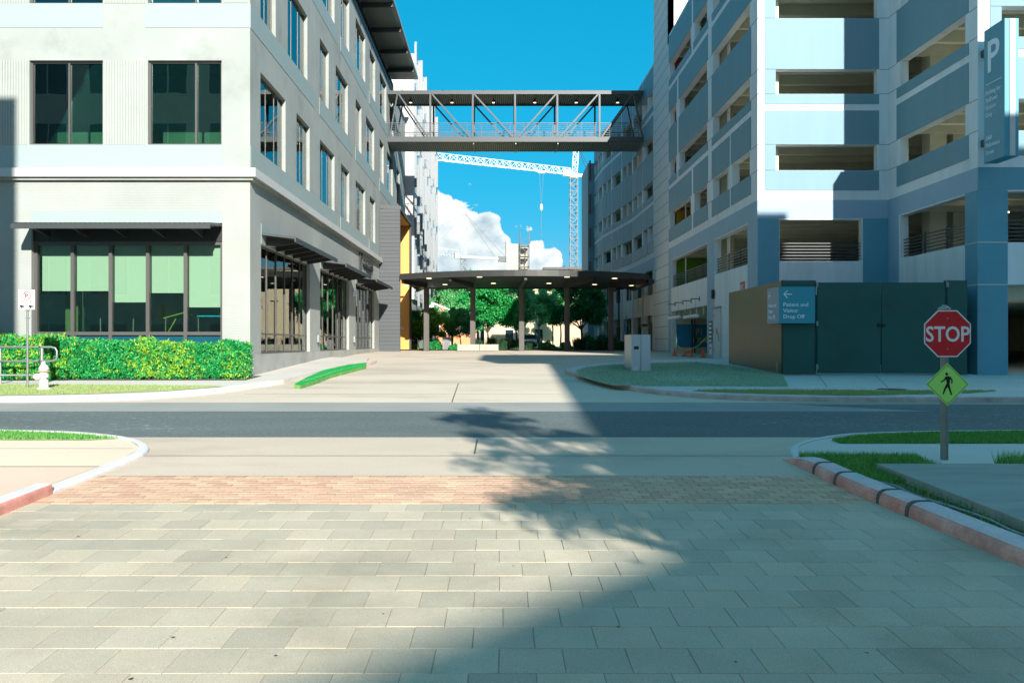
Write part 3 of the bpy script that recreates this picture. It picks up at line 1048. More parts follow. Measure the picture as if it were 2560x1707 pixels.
# ---- far left block
FLB = [(-60, 18.95), (-12, 18.95)] + resample([(-10.5, 18.97), (-8.2, 19.6), (-6.9, 21.2), (-6.45, 22.8), (-6.1, 24.0)], 4) + [(-5.75, 30), (-5.45, 34.8), (-5.6, 36.5), (-7.46, 37.5), (-7.46, 25.7), (-60, 25.7)]
sheet('far_left_sidewalk', FLB, .11, WALK, skirt=.14)
kerb('far_left_kerb', [(-6.25, 23.3)] + [(-6.5, 22.6), (-6.95, 21.1), (-8.25, 19.5), (-10.5, 18.87), (-13, 18.85), (-60, 18.85)], .18, .125, KERB, side=-1)
FLG = [(-60, 19.15), (-12, 19.15), (-9.6, 19.6), (-8.0, 20.4), (-6.95, 21.75), (-8.5, 22.0), (-12, 22.3), (-60, 22.5)]
sheet('far_left_verge', FLG, .118, LAWNDRY)
blades('verge_grass', in_poly([(-13.5, 19.2), (-12, 19.2), (-9.6, 19.65), (-8.0, 20.45), (-7.0, 21.7), (-8.5, 21.95), (-12, 22.2), (-13.5, 22.3)]), 13000, .045, BLADEDRY, 10, w=.008,
       label='patchy half dry grass around the silver fire hydrant', h_above=.117)
sheet('hedge_bed', [(-60, 23.75), (-7.1, 23.75), (-7.1, 25.39), (-60, 25.39)], .122, DIRT)
TG = GP([(676, 880), (705, 864), (745, 848), (800, 836), (843, 831), (840, 838), (800, 848), (760, 858), (725, 871), (690, 881)], .14)
sheet('tongue_island', TG, .10, LAWN, skirt=.13)
blades('island_grass', in_poly(TG), 16000, .035, mat('vivid_grass_blade', (.005, .34, .07), .7, island=.25, transl=.3), 12, w=.009,
       label='vivid green grass on the narrow kerbed tongue beside the office building', h_above=.10)
TK = GP([(690, 883), (725, 873), (762, 860), (802, 850), (842, 840), (856, 834)], .0)
kerb('tongue_kerb', resample(TK, 4), .17, .115, mat('pinkish_kerb', (.60, .47, .43), .85, var=.12), side=-1)

# ---- far right block
FRB = [(60, 19.0), (9, 19.0)] + resample([(7.5, 19.0), (5.0, 19.7), (3.7, 21.2), (3.15, 23.0), (2.75, 25.5), (2.3, 28.0), (2.45, 29.6), (3.3, 31.3), (5.0, 33.2), (7.9, 34.9)], 5) + [(9.55, 35.3), (9.55, 31.8), (60, 31.8)]
sheet('far_right_sidewalk', FRB, .12, WALK, skirt=.15)
frk = resample([(60, 18.9), (9, 18.9), (7.4, 18.92), (4.92, 19.62), (3.6, 21.15), (3.05, 22.95), (2.65, 25.45), (2.2, 28.0), (2.35, 29.65), (3.25, 31.4), (4.95, 33.3), (7.85, 35.0)], 5)
kerb('far_right_kerb', frk, .16, .13, mat('stained_kerb', (.56, .54, .53), .85, var=.15, vscale=3), side=-1, red=mat('stained_kerb_face', (.50, .40, .36), .85, var=.3, vscale=3))
IG = GP([(1322, 853), (1345, 845), (1400, 839), (1440, 837), (1600, 833), (1680, 842), (1797, 860), (1810, 888), (1600, 887), (1412, 886), (1360, 874), (1328, 862)], .12)
sheet('island_lawn', IG, .128, LAWNSH)
blades('island_grass', in_poly(IG), 45000, .055, BLADESH, 13, w=.009,
       label='shaded grey green grass around the steel utility cabinet', h_above=.127)
sheet('island_bare_patch', GP([(1420, 842), (1470, 838), (1440, 850), (1400, 847)], .12), .133, DIRT)
sheet('concrete_pad', GP([(1490, 866), (1590, 865), (1650, 866), (1660, 872), (1600, 876), (1520, 875)], .12), .137, WALK)
SG = GP([(1590, 898), (1640, 896), (1790, 896), (2050, 898), (2290, 898), (2230, 903), (1960, 909), (1760, 905), (1640, 901)], .12)
sheet('strip_verge', SG, .128, LAWNDRY)
blades('verge_grass', in_poly(SG), 9000, .045, BLADEDRY, 14, w=.008, label='thin shaded grass strip along the road before the dark green fence', h_above=.127)
# slab joints and cracks
for (p, q, hh) in [((1038, 924), (1053, 880), .006), ((0, 936), (2352, 936), None), ((1090, 1042), (1096, 1010), .014), ((980, 880), (1300, 880), .006), ((560, 905), (1300, 905), .006),
                   ((900, 818), (945, 812), .006), ((2140, 862), (2175, 890), .126), ((2010, 862), (2040, 890), .126), ((1880, 862), (1900, 889), .126)]:
    if hh is None:
        continue
    a, b_ = G(*p, hh - .004), G(*q, hh - .004)
    d = Vector((b_[0] - a[0], b_[1] - a[1])).normalized()
    nn = Vector((-d.y, d.x)) * (.012 if hh < .1 else .008)
    sheet('slab_joint', [(a[0] - nn.x, a[1] - nn.y), (b_[0] - nn.x, b_[1] - nn.y), (b_[0] + nn.x, b_[1] + nn.y), (a[0] + nn.x, a[1] + nn.y)], hh, JOINTM)
sheet('apron_joint', [(-6, 11.68), (4.0, 11.68), (4.0, 11.70), (-6, 11.70)], .014, JOINTM)
# far lawn, beds and paths beyond the canopy
sheet('far_lawn', [(-1.8, 66), (5.6, 66), (5.9, 74), (5.0, 80), (-1.8, 80)], .06, LAWN)
sheet('far_path', [(4.3, 57), (6.2, 57), (6.6, 66), (7.5, 90), (5.4, 90), (5.2, 75), (5.6, 68)], .07, WALK)
sheet('far_bed', [(-7.2, 57), (4.2, 57), (4.2, 66), (-7.2, 66)], .05, DIRT)
sheet('far_bed', [(5.3, 57.2), (9.4, 57.2), (9.4, 72), (6.2, 72)], .075, DIRT)
sheet('far_road', [(-30, 84), (30, 84), (30, 94), (-30, 94)], .05, mat('far_road_asphalt', (.12, .12, .12), .9))
sheet('drive_marking', [(-5.0, 41), (-4.85, 41), (-3.0, 48.6), (-3.15, 48.6)], .006, mat('worn_white_marking', (.52, .51, .47), .8))
sheet('drive_marking', [(.9, 42), (1.02, 42), (.4, 48), (.28, 48)], .006, mat('worn_white_marking', (.52, .51, .47), .8))

# dark leaf scraps lying about on the paving
ps_ = random.Random(5)
sb_ = MB()
for (px, py) in ((180, 1232), (398, 1464), (633, 1506), (880, 1410), (520, 1280), (1690, 1520), (1990, 1500), (1180, 1300), (760, 1240), (300, 1560), (1420, 1440), (1080, 1190)):
    x, y = G(px, py, .012)
    z = -D(y) + .014
    r = ps_.uniform(.008, .018)
    sb_.poly([(x + r * math.cos(t) * ps_.uniform(.6, 1), y + r * math.sin(t) * ps_.uniform(.6, 1), z + SL * r * math.sin(t) + ps_.uniform(0, .006)) for t in (0, 1.0, 2.1, 3.1, 4.2, 5.3)])
tag(sb_.build('leaf_scraps', mat('dark_leaf_scrap', (.05, .05, .035), .9), None), 'tiny dark leaf scraps scattered over the paved street', 'litter', None, 'stuff')
mx_, my_ = G(2048, 894, .12)
mh = MB().lathe([(.34, 0), (.34, .012)], (mx_, my_, -D(my_) + .118), 24).build('manhole_cover', mat('cast_iron_cover', (.06, .08, .085), .7, metal=.4), None)
tag(mh, 'round dark manhole cover in the roadside strip before the green gates', 'manhole cover')

# ================================================================== OFFICE BUILDING (left)
XW = -7.45
ob = thing('office_building', 'pale concrete office building with roller blinds and grey awnings left of the drive', 'building', (-14, 40, -.6))
FL = Fr((-22, 25.4), (1, 0), (0, -1))
SD = Fr((XW, 25.4), (0, 1), (1, 0))
LA = 22 + XW
ROWS = [(5.89, 8.40), (10.10, 12.60), (14.30, 16.80)]
# front wall
fw = [(-14.03, -11.84), (-10.50, -8.30), (-18.3, -16.1)]
fh = [(22 + a, 22 + b, z0, z1) for (a, b) in fw for (z0, z1) in ROWS]
facade('front_wall', FL, LA, 4.93, 17.3, .3, fh, CONC, ob)
facade('lower_front_wall', FL, LA, -.36, 4.90, .3, [(22 - 13.97, 22 - 8.28, -.4, 3.55), (22 - 20.6, 22 - 15.2, -.4, 3.55)], BRICKW, ob)
MB().fb(FL, 0, LA, -1.5, -.362, -.3, .02).build('plinth', PLINTH, ob)
for (a, b) in fw:
    for (z0, z1) in ROWS:
        window(FL, 22 + a, 22 + b, z0, z1, -.10, ob, mull=[22 + (a + b) / 2 + (.04 if a < -11 else .30)], fw=.055)
# smooth panels under the windows
for z0, z1 in [(5.16, 5.885), (13.58, 14.295)]:
    MB().fb(FL, 22 - 19, 22 - 8.27, z0, z1, 0, .012).build('smooth_panel', PANELM, ob)
MB().fb(FL, 22 - 19, 22 - 11.84, 9.38, 10.095, 0, .012).build('smooth_panel', PANELM, ob)
MB().fb(FL, 22 - 10.58, 22 + XW - .02, 9.38, 10.095, 0, .012).build('smooth_panel', PANELM, ob)
MB().fb(FL, 22 - 13.97, 22 - 8.28, 3.555, 3.93, 0, .012).build('smooth_panel', PANELM, ob)


def ribs(a0, a1, z0, z1):
    b = MB()
    a = a0 + .02
    while a < a1 - .05:
        b.fb(FL, a, a + .045, z0, z1, 0, .018)
        a += .082
    return b.build('ribbed_panel', RIB, ob)


for z0, z1 in ROWS:
    ribs(22 - 11.80, 22 - 10.54, z0, z1)
    ribs(22 - 16.05, 22 - 14.07, z0, z1)
ribs(22 - 8.25, 22 + XW - .05, 10.11, 12.6)
# cornice
MB().box(-22, XW + .22, 25.18, 25.4, 4.90, 5.16).box(XW, XW + .22, 25.4, 52.45, 4.90, 5.16).build('cornice', CORN, ob)
MB().box(-22, XW + .12, 25.28, 25.4, 4.82, 4.898).box(XW, XW + .12, 25.4, 52.45, 4.82, 4.898).build('cornice_drip', PLINTH, ob)
# side wall
PB = 8.75
big = [(26.5 + PB * k, 29.6 + PB * k) for k in range(4)]
sml = [(31.2 + PB * k, 33.35 + PB * k) for k in range(4)]
sml2 = [(26.5 + PB * k, 28.3 + PB * k) for k in range(5)]
big2 = [(29.9 + PB * k, 32.95 + PB * k) for k in range(4)]
sh = []
wins = []
for (z0, z1), (g1, g2) in zip(ROWS, ((big, sml), (big2, sml2), (big, sml))):
    for a, b in g1:
        if b < 66:
            sh.append((a - 25.4, b - 25.4, z0, z1)); wins.append((a, b, z0, z1, 3))
    for a, b in g2:
        if b < 66:
            sh.append((a - 25.4, b - 25.4, z0, z1)); wins.append((a, b, z0, z1, 2))
facade('side_wall', SD, 67 - 25.4, 4.93, 17.3, .3, sh, CONC, ob, a_start=.3)
for a, b, z0, z1, n in wins:
    m = [a - 25.4 + .03 + (b - a) * k / n for k in range(1, n)]
    window(SD, a - 25.4, b - 25.4, z0, z1, -.13, ob, mull=m, fw=.035, depth=.06, lip=.014)
GW = [(26.56, 33.4), (35.3, 42.05), (44.0, 50.5)]
facade('lower_side_wall', SD, 67 - 25.4, -.36, 4.90, .3, [(a - 25.4, b - 25.4, -.4, 3.06) for a, b in GW], BRICKW, ob, a_start=.3)
MB().fb(SD, .0, 67 - 25.4, -1.5, -.362, -.3, .02).build('plinth', PLINTH, ob)
for a, b in GW:
    a_, b_ = a - 25.4, b - 25.4
    window(SD, a_, b_, -.355, 3.055, -.12, ob, mull=[a_ + (b_ - a_) * k / 6 for k in range(1, 6)], trans=(.27,), fw=.05, gmat=GLS, lip=.03)
    MB().fb(SD, a_, b_, 3.07, 3.7, 0, .012).build('smooth_panel', PANELM, ob)
for z0, z1, segs in ((5.17, 5.885, [(25.45, 38.8), (39.8, 47.6), (48.5, 52.4)]), (9.38, 10.095, [(25.42, 34.2), (35.1, 43.0), (43.9, 51.7), (52.6, 60)]), (13.58, 14.295, [(25.42, 38.8), (39.8, 47.6), (48.5, 60)])):
    for a, b in segs:
        MB().fb(SD, a - 25.4, b - 25.4, z0, z1, 0, .012).build('smooth_panel', PANELM, ob)
# vertical joints in the side wall
jb = MB()
for yy in (34.3, 43.2, 52.0, 60.6):
    jb.fb(SD, yy - 25.4, yy - 25.38, 5.9, 17.3, -.001, .004)
jb.build('wall_joint', mat('joint_shadow_gap', (.22, .22, .2), .9), ob)
# top storey ribbon, roof and eave
MB().box(-22, XW + .05, 25.35, 67, 17.3, 17.5).build('ledge', GREYST, ob)
RW = Fr((XW - .5, 25.9), (0, 1), (1, 0))
rib_n = 26
for k in range(rib_n):
    a0 = k * 1.45
    window(RW, a0, a0 + 1.43, 17.5, 19.25, 0, ob, mull=[a0 + .72], fw=.05, name='ribbon_window')
MB().box(-22, XW - .6, 25.9, 26.0, 17.5, 19.25).build('top_wall', CONC, ob)
MB().box(-22, -6.05, 24.0, 63.0, 19.42, 19.60).build('roof', CORRU, ob)
for k in range(11):
    yy = 25.2 + 3.9 * k
    if yy < 62.5:
        MB().box(XW - .5, -6.12, yy, yy + .14, 19.12, 19.41).build('roof_bracket', BRSTEEL, ob)
sb = MB()
for k in range(30):
    xx = XW - .5 + k * .055
    if xx < -6.1:
        sb.box(xx, xx + .03, 24.1, 62.9, 19.38, 19.418)
sb.build('corrugated_soffit', CORRU, ob)
# rooms: floors, back walls so that glass has depth behind it
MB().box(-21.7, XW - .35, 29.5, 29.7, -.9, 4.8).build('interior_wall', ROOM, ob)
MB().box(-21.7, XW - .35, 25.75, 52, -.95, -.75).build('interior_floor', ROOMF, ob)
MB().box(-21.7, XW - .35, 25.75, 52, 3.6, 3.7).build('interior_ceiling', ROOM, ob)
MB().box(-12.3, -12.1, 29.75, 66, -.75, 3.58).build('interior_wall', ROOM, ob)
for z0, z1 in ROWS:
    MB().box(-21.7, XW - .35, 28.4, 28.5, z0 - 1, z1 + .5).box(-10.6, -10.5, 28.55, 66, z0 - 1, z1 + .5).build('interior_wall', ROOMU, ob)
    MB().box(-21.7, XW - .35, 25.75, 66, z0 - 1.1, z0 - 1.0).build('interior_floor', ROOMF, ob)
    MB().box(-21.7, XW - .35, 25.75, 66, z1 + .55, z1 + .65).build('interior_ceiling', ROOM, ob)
MB().box(-22, -21.7, 25.7, 67, -.9, 19.3).build('party_wall', CONC, ob)
MB().box(-21.7, XW - .31, 66.7, 67, -.9, 19.3).build('rear_wall', CONC, ob)
# ground floor front glazing: five bays with blinds
GA, GB = 22 - 13.97, 22 - 8.28
gm = [22 + (v * .3634 - 1250) / 83.86 for v in (480, 743, 1001, 1262)]
window(FL, GA, GB, -.36, 3.02, -.14, ob, mull=gm, trans=(.27,), fw=.10, gmat=[SPANG, GLS], depth=.14)
MB().fb(FL, GA, GB, 3.025, 3.54, -.25, -.10).build('head_panel', DARKST, ob)
ed = [GA + .1] + gm + [GB - .1]
for (a, b, zb) in zip(ed[:-1], ed[1:], (1.55, 1.55, 1.21, 1.49, 1.06)):
    MB().fb(FL, a + .06, b - .06, zb, 3.02, -.32, -.31).build('roller_blind', BLIND, ob)
MB().fb(FL, ed[4] + .1, ed[5] - .1, .80, .835, -.9, -.85).build('cyan_rail', mat('glowing_cyan_rail', (.02, .45, .6), .4, emit=((0, .5, .7), .25)), ob)  # slight glow added to the rail's colour; the rail is no lamp
MB().tube([FL.p(ed[3] + .05, .75, -1.2), FL.p(ed[3] + .7, .93, -1.2), FL.p(ed[4] + .1, .78, -1.2)], .02, 6).tube([FL.p(ed[3] + .1, .1, -1.2), FL.p(ed[3] + .45, .75, -1.2)], .02, 6).build('indoor_tube_frame', mat('olive_tube', (.16, .22, .03), .5), ob)
MB().lathe([(.30, 0), (.28, .12), (.18, .24), (.02, .28)], FL.p(ed[0] + .75, .05, -1.0), 14).build('indoor_ball', mat('green_ball', (.02, .5, .2), .4), ob, smooth=True)
MB().fb(FL, ed[0] + .2, ed[0] + .55, -.7, 1.6, -1.5, -1.4).fb(FL, ed[0] + .62, ed[0] + .85, -.7, 1.6, -1.3, -1.2).build('indoor_column', mat('dull_olive_column', (.05, .10, .03), .8), ob)


# awnings
def awning(F, a0, a1, zt, proj, nb, oa0=0.0, name='awning'):
    b = MB()
    b.box8([F.p(a0 + oa0, zt - .07, proj), F.p(a1, zt - .07, proj), F.p(a1, zt + .05, .02), F.p(a0, zt + .05, .02),
            F.p(a0 + oa0, zt - .02, proj), F.p(a1, zt - .02, proj), F.p(a1, zt + .10, .02), F.p(a0, zt + .10, .02)])
    for k in range(40):
        t = (k + .5) / 40
        aa = a0 + (a1 - a0) * t
        b.box8([F.p(aa - .02, zt - .018, proj), F.p(aa + .02, zt - .018, proj), F.p(aa + .02, zt + .102, .02), F.p(aa - .02, zt + .102, .02),
                F.p(aa - .02, zt + .012, proj), F.p(aa + .02, zt + .012, proj), F.p(aa + .02, zt + .13, .02), F.p(aa - .02, zt + .13, .02)])
    o = b.build(name, GREYST, ob)
    MB().fb(F, a0 + oa0, a1, zt - .17, zt - .03, proj, proj + .05).build('fascia', GREYST, o)
    for k in range(nb):
        aa = a0 + (a1 - a0) * (k + .5) / nb
        MB().box8([F.p(aa - .03, zt - .30, .03), F.p(aa + .03, zt - .30, .03), F.p(aa + .03, zt - .14, proj - .02), F.p(aa - .03, zt - .14, proj - .02),
                   F.p(aa - .03, zt + .04, .03), F.p(aa + .03, zt + .04, .03), F.p(aa + .03, zt - .075, proj - .02), F.p(aa - .03, zt - .075, proj - .02)]).build('bracket', DARKST, o)
    return o


awning(FL, GA, GB, 3.42, 1.04, 5)
for a, b in GW:
    awning(SD, a - 25.4, b - 25.4, 3.30, 1.04, 6)
# little wall lamp boxes between the side windows
for yy in (34.6, 43.2):
    MB().fb(SD, yy - 25.4, yy - 25.22, .0, .32, .01, .12).build('wall_lamp', GALV, ob, bevel=.01)
MB().fb(SD, 43.0 - 25.4, 43.2 - 25.4, 2.35, 2.6, .01, .2).build('camera_box', WHITEM, ob, bevel=.01)
# raised dark letters high on the brick
text("CHILDREN'S", .62, (XW + .06, 46.1, 4.10), FACE_RIGHT, DARKST, ob, 'raised_lettering', ext=.04, bold=.01, sx=1.0)
text("MEDICAL", .42, (XW + .06, 47.2, 3.62), FACE_RIGHT, DARKST, ob, 'raised_lettering', ext=.04, bold=.01, sx=1.0)
MB().fb(SD, 45.0 - 25.4, 45.12 - 25.4, 3.75, 4.75, .01, .08).fb(SD, 45.5 - 25.4, 45.62 - 25.4, 3.9, 4.6, .01, .08).box8([SD.p(19.7, 4.2, .01), SD.p(19.82, 4.2, .01), SD.p(20.5, 4.75, .01), SD.p(20.4, 4.8, .01), SD.p(19.7, 4.2, .08), SD.p(19.82, 4.2, .08), SD.p(20.5, 4.75, .08), SD.p(20.4, 4.8, .08)]).build('raised_emblem', DARKST, ob)

# entrance portal: siding on the near cheek, ochre inside
pt = thing('entrance_portal', 'tall grey clad entrance portal with ochre yellow inner wall on the office side', 'portal', (-6.8, 55, -.52))
MB().box(XW + .01, -6.17, 52.53, 52.85, -.75, 8.3).build('near_cheek', SIDING, pt)
sid_me = None
zz = -.62
k = 0
PF = Fr((XW + .01, 52.53), (1, 0), (0, -1))
while zz < 8.2:
    w_ = 1.28
    if sid_me is None:
        b = MB().box8([(0, -.03, 0), (w_, -.03, 0), (w_, 0, 0), (0, 0, 0), (0, -.012, .222), (w_, -.012, .222), (w_, 0, .222), (0, 0, .222)])
        tmp = b.build('siding_board', SIDING, None)
        sid_me = tmp.data
        bpy.data.objects.remove(tmp)
    o = link('siding_board', sid_me, pt)
    o.location = Vector((XW + .01, 52.527, zz)) - OFF[pt.name]
    zz += .233
MB().box8([(XW + .01, 52.5, 8.25), (-6.1, 52.5, 8.18), (-6.1, 59.2, 8.05), (XW + .01, 59.2, 8.12), (XW + .01, 52.5, 8.50), (-6.1, 52.5, 8.40), (-6.1, 59.2, 8.22), (XW + .01, 59.2, 8.32)]).build('portal_roof', GREYST, pt)
MB().box(XW + .02, -6.2, 52.86, 58.78, 8.02, 8.045).build('soffit', YELL, pt)
MB().box(XW + .01, -6.25, 58.8, 59.1, -.75, 8.04).build('inner_wall', YELL, pt)
MB().box(-6.245, -6.12, 58.72, 59.15, -.75, 8.05).build('edge_trim', DARKST, pt)
MB().lathe([(.09, 0), (.09, .03), (.05, .035)], (-6.75, 58.79, 1.0), 14, axis=(0, -1, 0)).build('porthole_ring', SILV, pt)
MB().lathe([(.04, 0), (.04, .045)], (-6.75, 58.79, 1.0), 12, axis=(0, -1, 0)).build('porthole_lens', BLACK, pt)

# ------------------------------------------------------------------ fin-clad wing beyond
fbd = thing('finned_building', 'tall white office wing with rows of angled grey metal fins beyond the portal', 'building', (-9, 78, -.5))
FX = -6.75
MB().box(-20, FX, 67.02, 92, 3.4, 22.7).build('wall', WHITEB, fbd)
MB().box(-20, FX - .2, 67.05, 92, -.7, 3.39).build('ground_floor_wall', CONC, fbd)
FF = Fr((FX, 67.02), (0, 1), (1, 0))
for r in range(5):
    zb = 3.7 + 4.1 * r
    MB().fb(FF, .1, 24.8, zb, zb + 3.5, .0, .02).build('ribbon_window', mat('pale_ribbon_glass', (.14, .26, .32), .15, spec=.9), fbd)
    for k in range(11):
        y0 = .3 + 2.25 * k
        dz = -.55 if k % 2 else .55
        b = MB().fb(FF, y0, y0 + .08, zb + dz - .2, zb + dz + 3.1, .02, .17 + .03 * (k % 3))
        b.build('fin', FINM, fbd)
for k in range(6):
    window(FF, 1.5 + 3.6 * k, 3.1 + 3.6 * k, .3, 2.6, -.15, fbd, mull=[2.3 + 3.6 * k], fw=.07)
MB().box(FX - .2, FX + 1.0, 68.5, 73, 2.55, 2.68).build('small_awning', GREYST, fbd)
MB().box(-9.3, -8.3, 66.4, 66.9, 19.65, 20.5).build('roof_vent', WHITEM, fbd)

# ================================================================== PARKING GARAGE (right)
gx = 9.6
gg = thing('parking_garage', 'multi storey precast parking garage with slate blue spandrel panels right of the drive', 'parking garage', (14, 45, -.7))
LV = [(3.03, 4.57), (6.41, 7.36), (9.25, 10.16), (12.07, 13.02), (14.86, 15.80)]
TOPZ = 17.45
GF = Fr((gx, 31.75), (1, 0), (0, -1))
GS = Fr((gx, 31.75), (0, 1), (-1, 0))
WS = Fr((14.47, 25.8), (0, 1), (-1, 0))
WF = Fr((14.47, 25.8), (1, 0), (0, -1))


def panels(F, segs_by_zone, proud=.02):
    for (z0, z1), segs in segs_by_zone:
        for a, b in segs:
            MB().fb(F, a, b, z0, z1, 0, proud).build('spandrel_panel', GPAN, gg)


def hjoints(F, a0, a1, spans=None):
    b = MB()
    for z0, z1 in LV:
        for z in (z0, z1):
            for (p, q) in (spans or [(a0, a1)]):
                b.fb(F, p, q, z - .008, z + .008, 0, .004)
    b.build('panel_joint', JOINTM, gg)


def cables(F, a0, a1, z0=3.08, n=6, posts=True, m=GREYST):
    b = MB()
    for k in range(n):
        z = z0 + .05 + k * .115
        b.bar(F.p(a0, z, -.14), F.p(a1, z, -.14), .035)
    o = b.build('cable_rail', m, gg)
    if posts:
        k = max(1, int((a1 - a0) / 1.8))
        p = MB()
        for i in range(1, k + 1):
            aa = a0 + (a1 - a0) * i / (k + 1)
            p.fb(F, aa, aa + .05, z0 - .05, z0 + .72, -.22, -.17)
        p.build('rail_post', m, o)


# front bay
fholes = [(10.42 - gx, 13.49 - gx, 3.03, 4.57)] + [(10.27 - gx, 14.06 - gx, a, b) for a, b in LV[1:]]
facade('front_wall', GF, 4.87, -1.5, TOPZ, .3, fholes, GCONC, gg)
fa, fb_ = 9.87 - gx, 14.12 - gx
panels(GF, [((5.66, 6.40), [(fa, fb_)]), ((7.37, 8.63), [(fa, fb_)]), ((8.87, 9.24), [(fa, fb_)]), ((10.17, 12.06), [(fa, fb_)]), ((13.03, 14.23), [(fa, fb_)]), ((14.5, 14.85), [(fa, fb_)]), ((15.81, 17.3), [(fa, fb_)])])
for z0, z1 in LV[1:]:
    MB().fb(GF, fa, 10.27 - gx, z0 + .003, z1 - .003, 0, .02).build('spandrel_panel', GPAN, gg)
BANDD = mat('blue_pilaster_paint', (.10, .31, .40), .6, var=.05)
MB().fb(GF, .004, 4.866, 4.62, 5.30, 0, .012).build('blue_band', GBAND, gg)
MB().fb(GF, .004, 10.40 - gx, -1.3, 4.612, 0, .012).build('blue_pilaster', BANDD, gg)
MB().fb(GF, 13.52 - gx, 4.866, -1.3, 4.612, 0, .012).build('blue_pilaster', BANDD, gg)
hjoints(GF, 0, 4.87, [(0, fa - .01), (fb_ + .01, 4.87)])
cables(GF, 10.42 - gx, 13.49 - gx, posts=False)
# side, two bays
Y0 = 31.75
s1 = [(35.2 - .0, 35.8)]
sholes = [(33.0 - Y0, 38.1 - Y0, *LV[0]), (39.5 - Y0, 47.8 - Y0, *LV[0]), (39.5 - Y0, 47.8 - Y0, -1.5, 1.73)]
low1 = [(32.75 - Y0, 35.2 - Y0), (35.8 - Y0, 38.4 - Y0)]
mid1 = [(32.75 - Y0, 38.4 - Y0)]
low2 = [(39.5 - Y0, 42.07 - Y0), (42.87 - Y0, 48.2 - Y0)]
mid2 = [(39.5 - Y0, 45.56 - Y0), (46.4 - Y0, 48.2 - Y0)]
for segs, lv in ((low1 + low2, LV[1]), (mid1 + mid2, LV[2]), (mid1 + mid2, LV[3]), (low1 + low2, LV[4])):
    sholes += [(a, b, *lv) for a, b in segs]
facade('side_wall', GS, 48.49 - Y0, -1.5, TOPZ, .3, sholes, GCONC, gg, a_start=.3)
e = .18
wl = [(a - e, b + e) for a, b in low1 + low2]
wm = [(a - e, b + e) for a, b in mid1 + mid2]
panels(GS, [((5.66, 6.40), wl), ((7.37, 8.63), wl), ((8.87, 9.24), wm), ((10.17, 12.06), wm), ((13.03, 14.23), wm), ((14.5, 14.85), wl), ((15.81, 17.3), wl)])
MB().fb(GS, .004, 48.48 - Y0, 4.62, 5.30, 0, .012).build('blue_band', GBAND, gg)
for a, b in ((.004, 33.0 - Y0), (38.15 - Y0, 39.45 - Y0), (47.85 - Y0, 48.48 - Y0)):
    MB().fb(GS, a, b, -1.3, 4.612, 0, .012).build('blue_pilaster', GBAND, gg)
hjoints(GS, 0, 16.7, [(.01, .82), (38.6 - Y0, 39.3 - Y0)])
cables(GS, 33.0 - Y0, 38.1 - Y0)
cables(GS, 39.5 - Y0, 47.8 - Y0)
# service door with its frame on the ground floor
dr = MB().fb(GS, 36.95 - Y0, 38.12 - Y0, -.76, 1.5, .013, .05).build('service_door', mat('grey_door_paint', (.56, .60, .62), .6), gg)
MB().fb(GS, 36.9 - Y0, 38.17 - Y0, 1.502, 1.56, .013, .10).build('door_hood', GALV, dr)
MB().tube([GS.p(37.12 - Y0, .05, .06), GS.p(37.12 - Y0, .45, .12)], .02, 6).build('handle', GALV, dr)
for zq in (-.4, .45, 1.1):
    MB().fb(GS, 38.05 - Y0, 38.10 - Y0, zq, zq + .16, .051, .07).build('hinge', GALV, dr)
MB().fb(GS, 36.45 - Y0, 36.65 - Y0, .28, .5, .002, .02).build('white_notice', SILV, gg)
MB().fb(GS, 37.45 - Y0, 37.60 - Y0, .40, .62, .051, .06).build('red_notice', mat('red_notice', (.6, .04, .02), .5), dr)
f_ = MB().fb(GS, 33.4 - Y0, 34.0 - Y0, 1.95, 2.4, .002, .02).build('red_marking', mat('red_orange_mark', (.55, .09, .03), .5), gg)
text("FDC", .34, (gx - .03, 33.96, 2.05), FACE_LEFT, SILV, f_, 'lettering', sx=.75)
# signs on the pilaster: green stack and white notice
st = MB().fb(GS, 38.45 - Y0, 39.0 - Y0, -.02, .98, .013, .04).build('green_notice_stack', mat('green_notice', (.03, .13, .13), .5), gg)
for k in range(5):
    MB().fb(GS, 38.5 - Y0, 38.95 - Y0, .04 + .19 * k, .12 + .19 * k, .041, .048).build('notice_line', SILV, st)
st = MB().fb(GS, 38.6 - Y0, 38.95 - Y0, -.55, -.08, .013, .03).build('white_notice', SILV, gg)
MB().fb(GS, 38.66 - Y0, 38.88 - Y0, -.30, -.2, .031, .036).build('notice_line', mat('red_notice', (.6, .04, .02), .5), st)
MB().fb(GS, 38.05 - Y0, 38.2 - Y0, 1.95, 2.35, .02, .14).build('wall_lamp', BLACK, gg)
# entrance: brackets, partition walls with level names
for yq in (46.6, 44.6, 42.7, 40.9):
    b = MB().fb(GS, yq - Y0, yq + .06 - Y0, 1.98, 2.2, .0, .04).bar(GS.p(yq - Y0 + .03, 2.09, .03), GS.p(yq - Y0 + .03, 2.09, .42), .05)
    b.build('wall_bracket', mat('bronze_bracket', (.20, .15, .08), .5), gg)
BLUEW = mat('entrance_blue_wall', (.01, .22, .42), .7)
GREENW = mat('green_level_wall', (.12, .30, .02), .8)
iw = MB().box(9.95, 14.4, 47.85, 48.0, -.9, 1.72).build('lobby_wall', GIN, gg)
MB().box(9.95, 14.4, 47.82, 47.848, -.27, 1.02).build('blue_stripe', BLUEW, iw)
p1 = text("P1", .58, (10.98, 47.80, .40), FACE_CAM, mat('beige_level_lettering', (.42, .40, .30), .7), iw, 'level_lettering', bold=.012, sx=.72)
es = MB().box(10.85, 11.75, 47.78, 47.815, .0, .25).build('elevator_sign', mat('beige_sign', (.40, .38, .28), .7), iw)
text("Elevator", .125, (11.1, 47.77, .075), FACE_CAM, BLACK, es, 'lettering')
MB().box(10.89, 11.05, 47.765, 47.779, .04, .21).build('pictogram', BLACK, es)
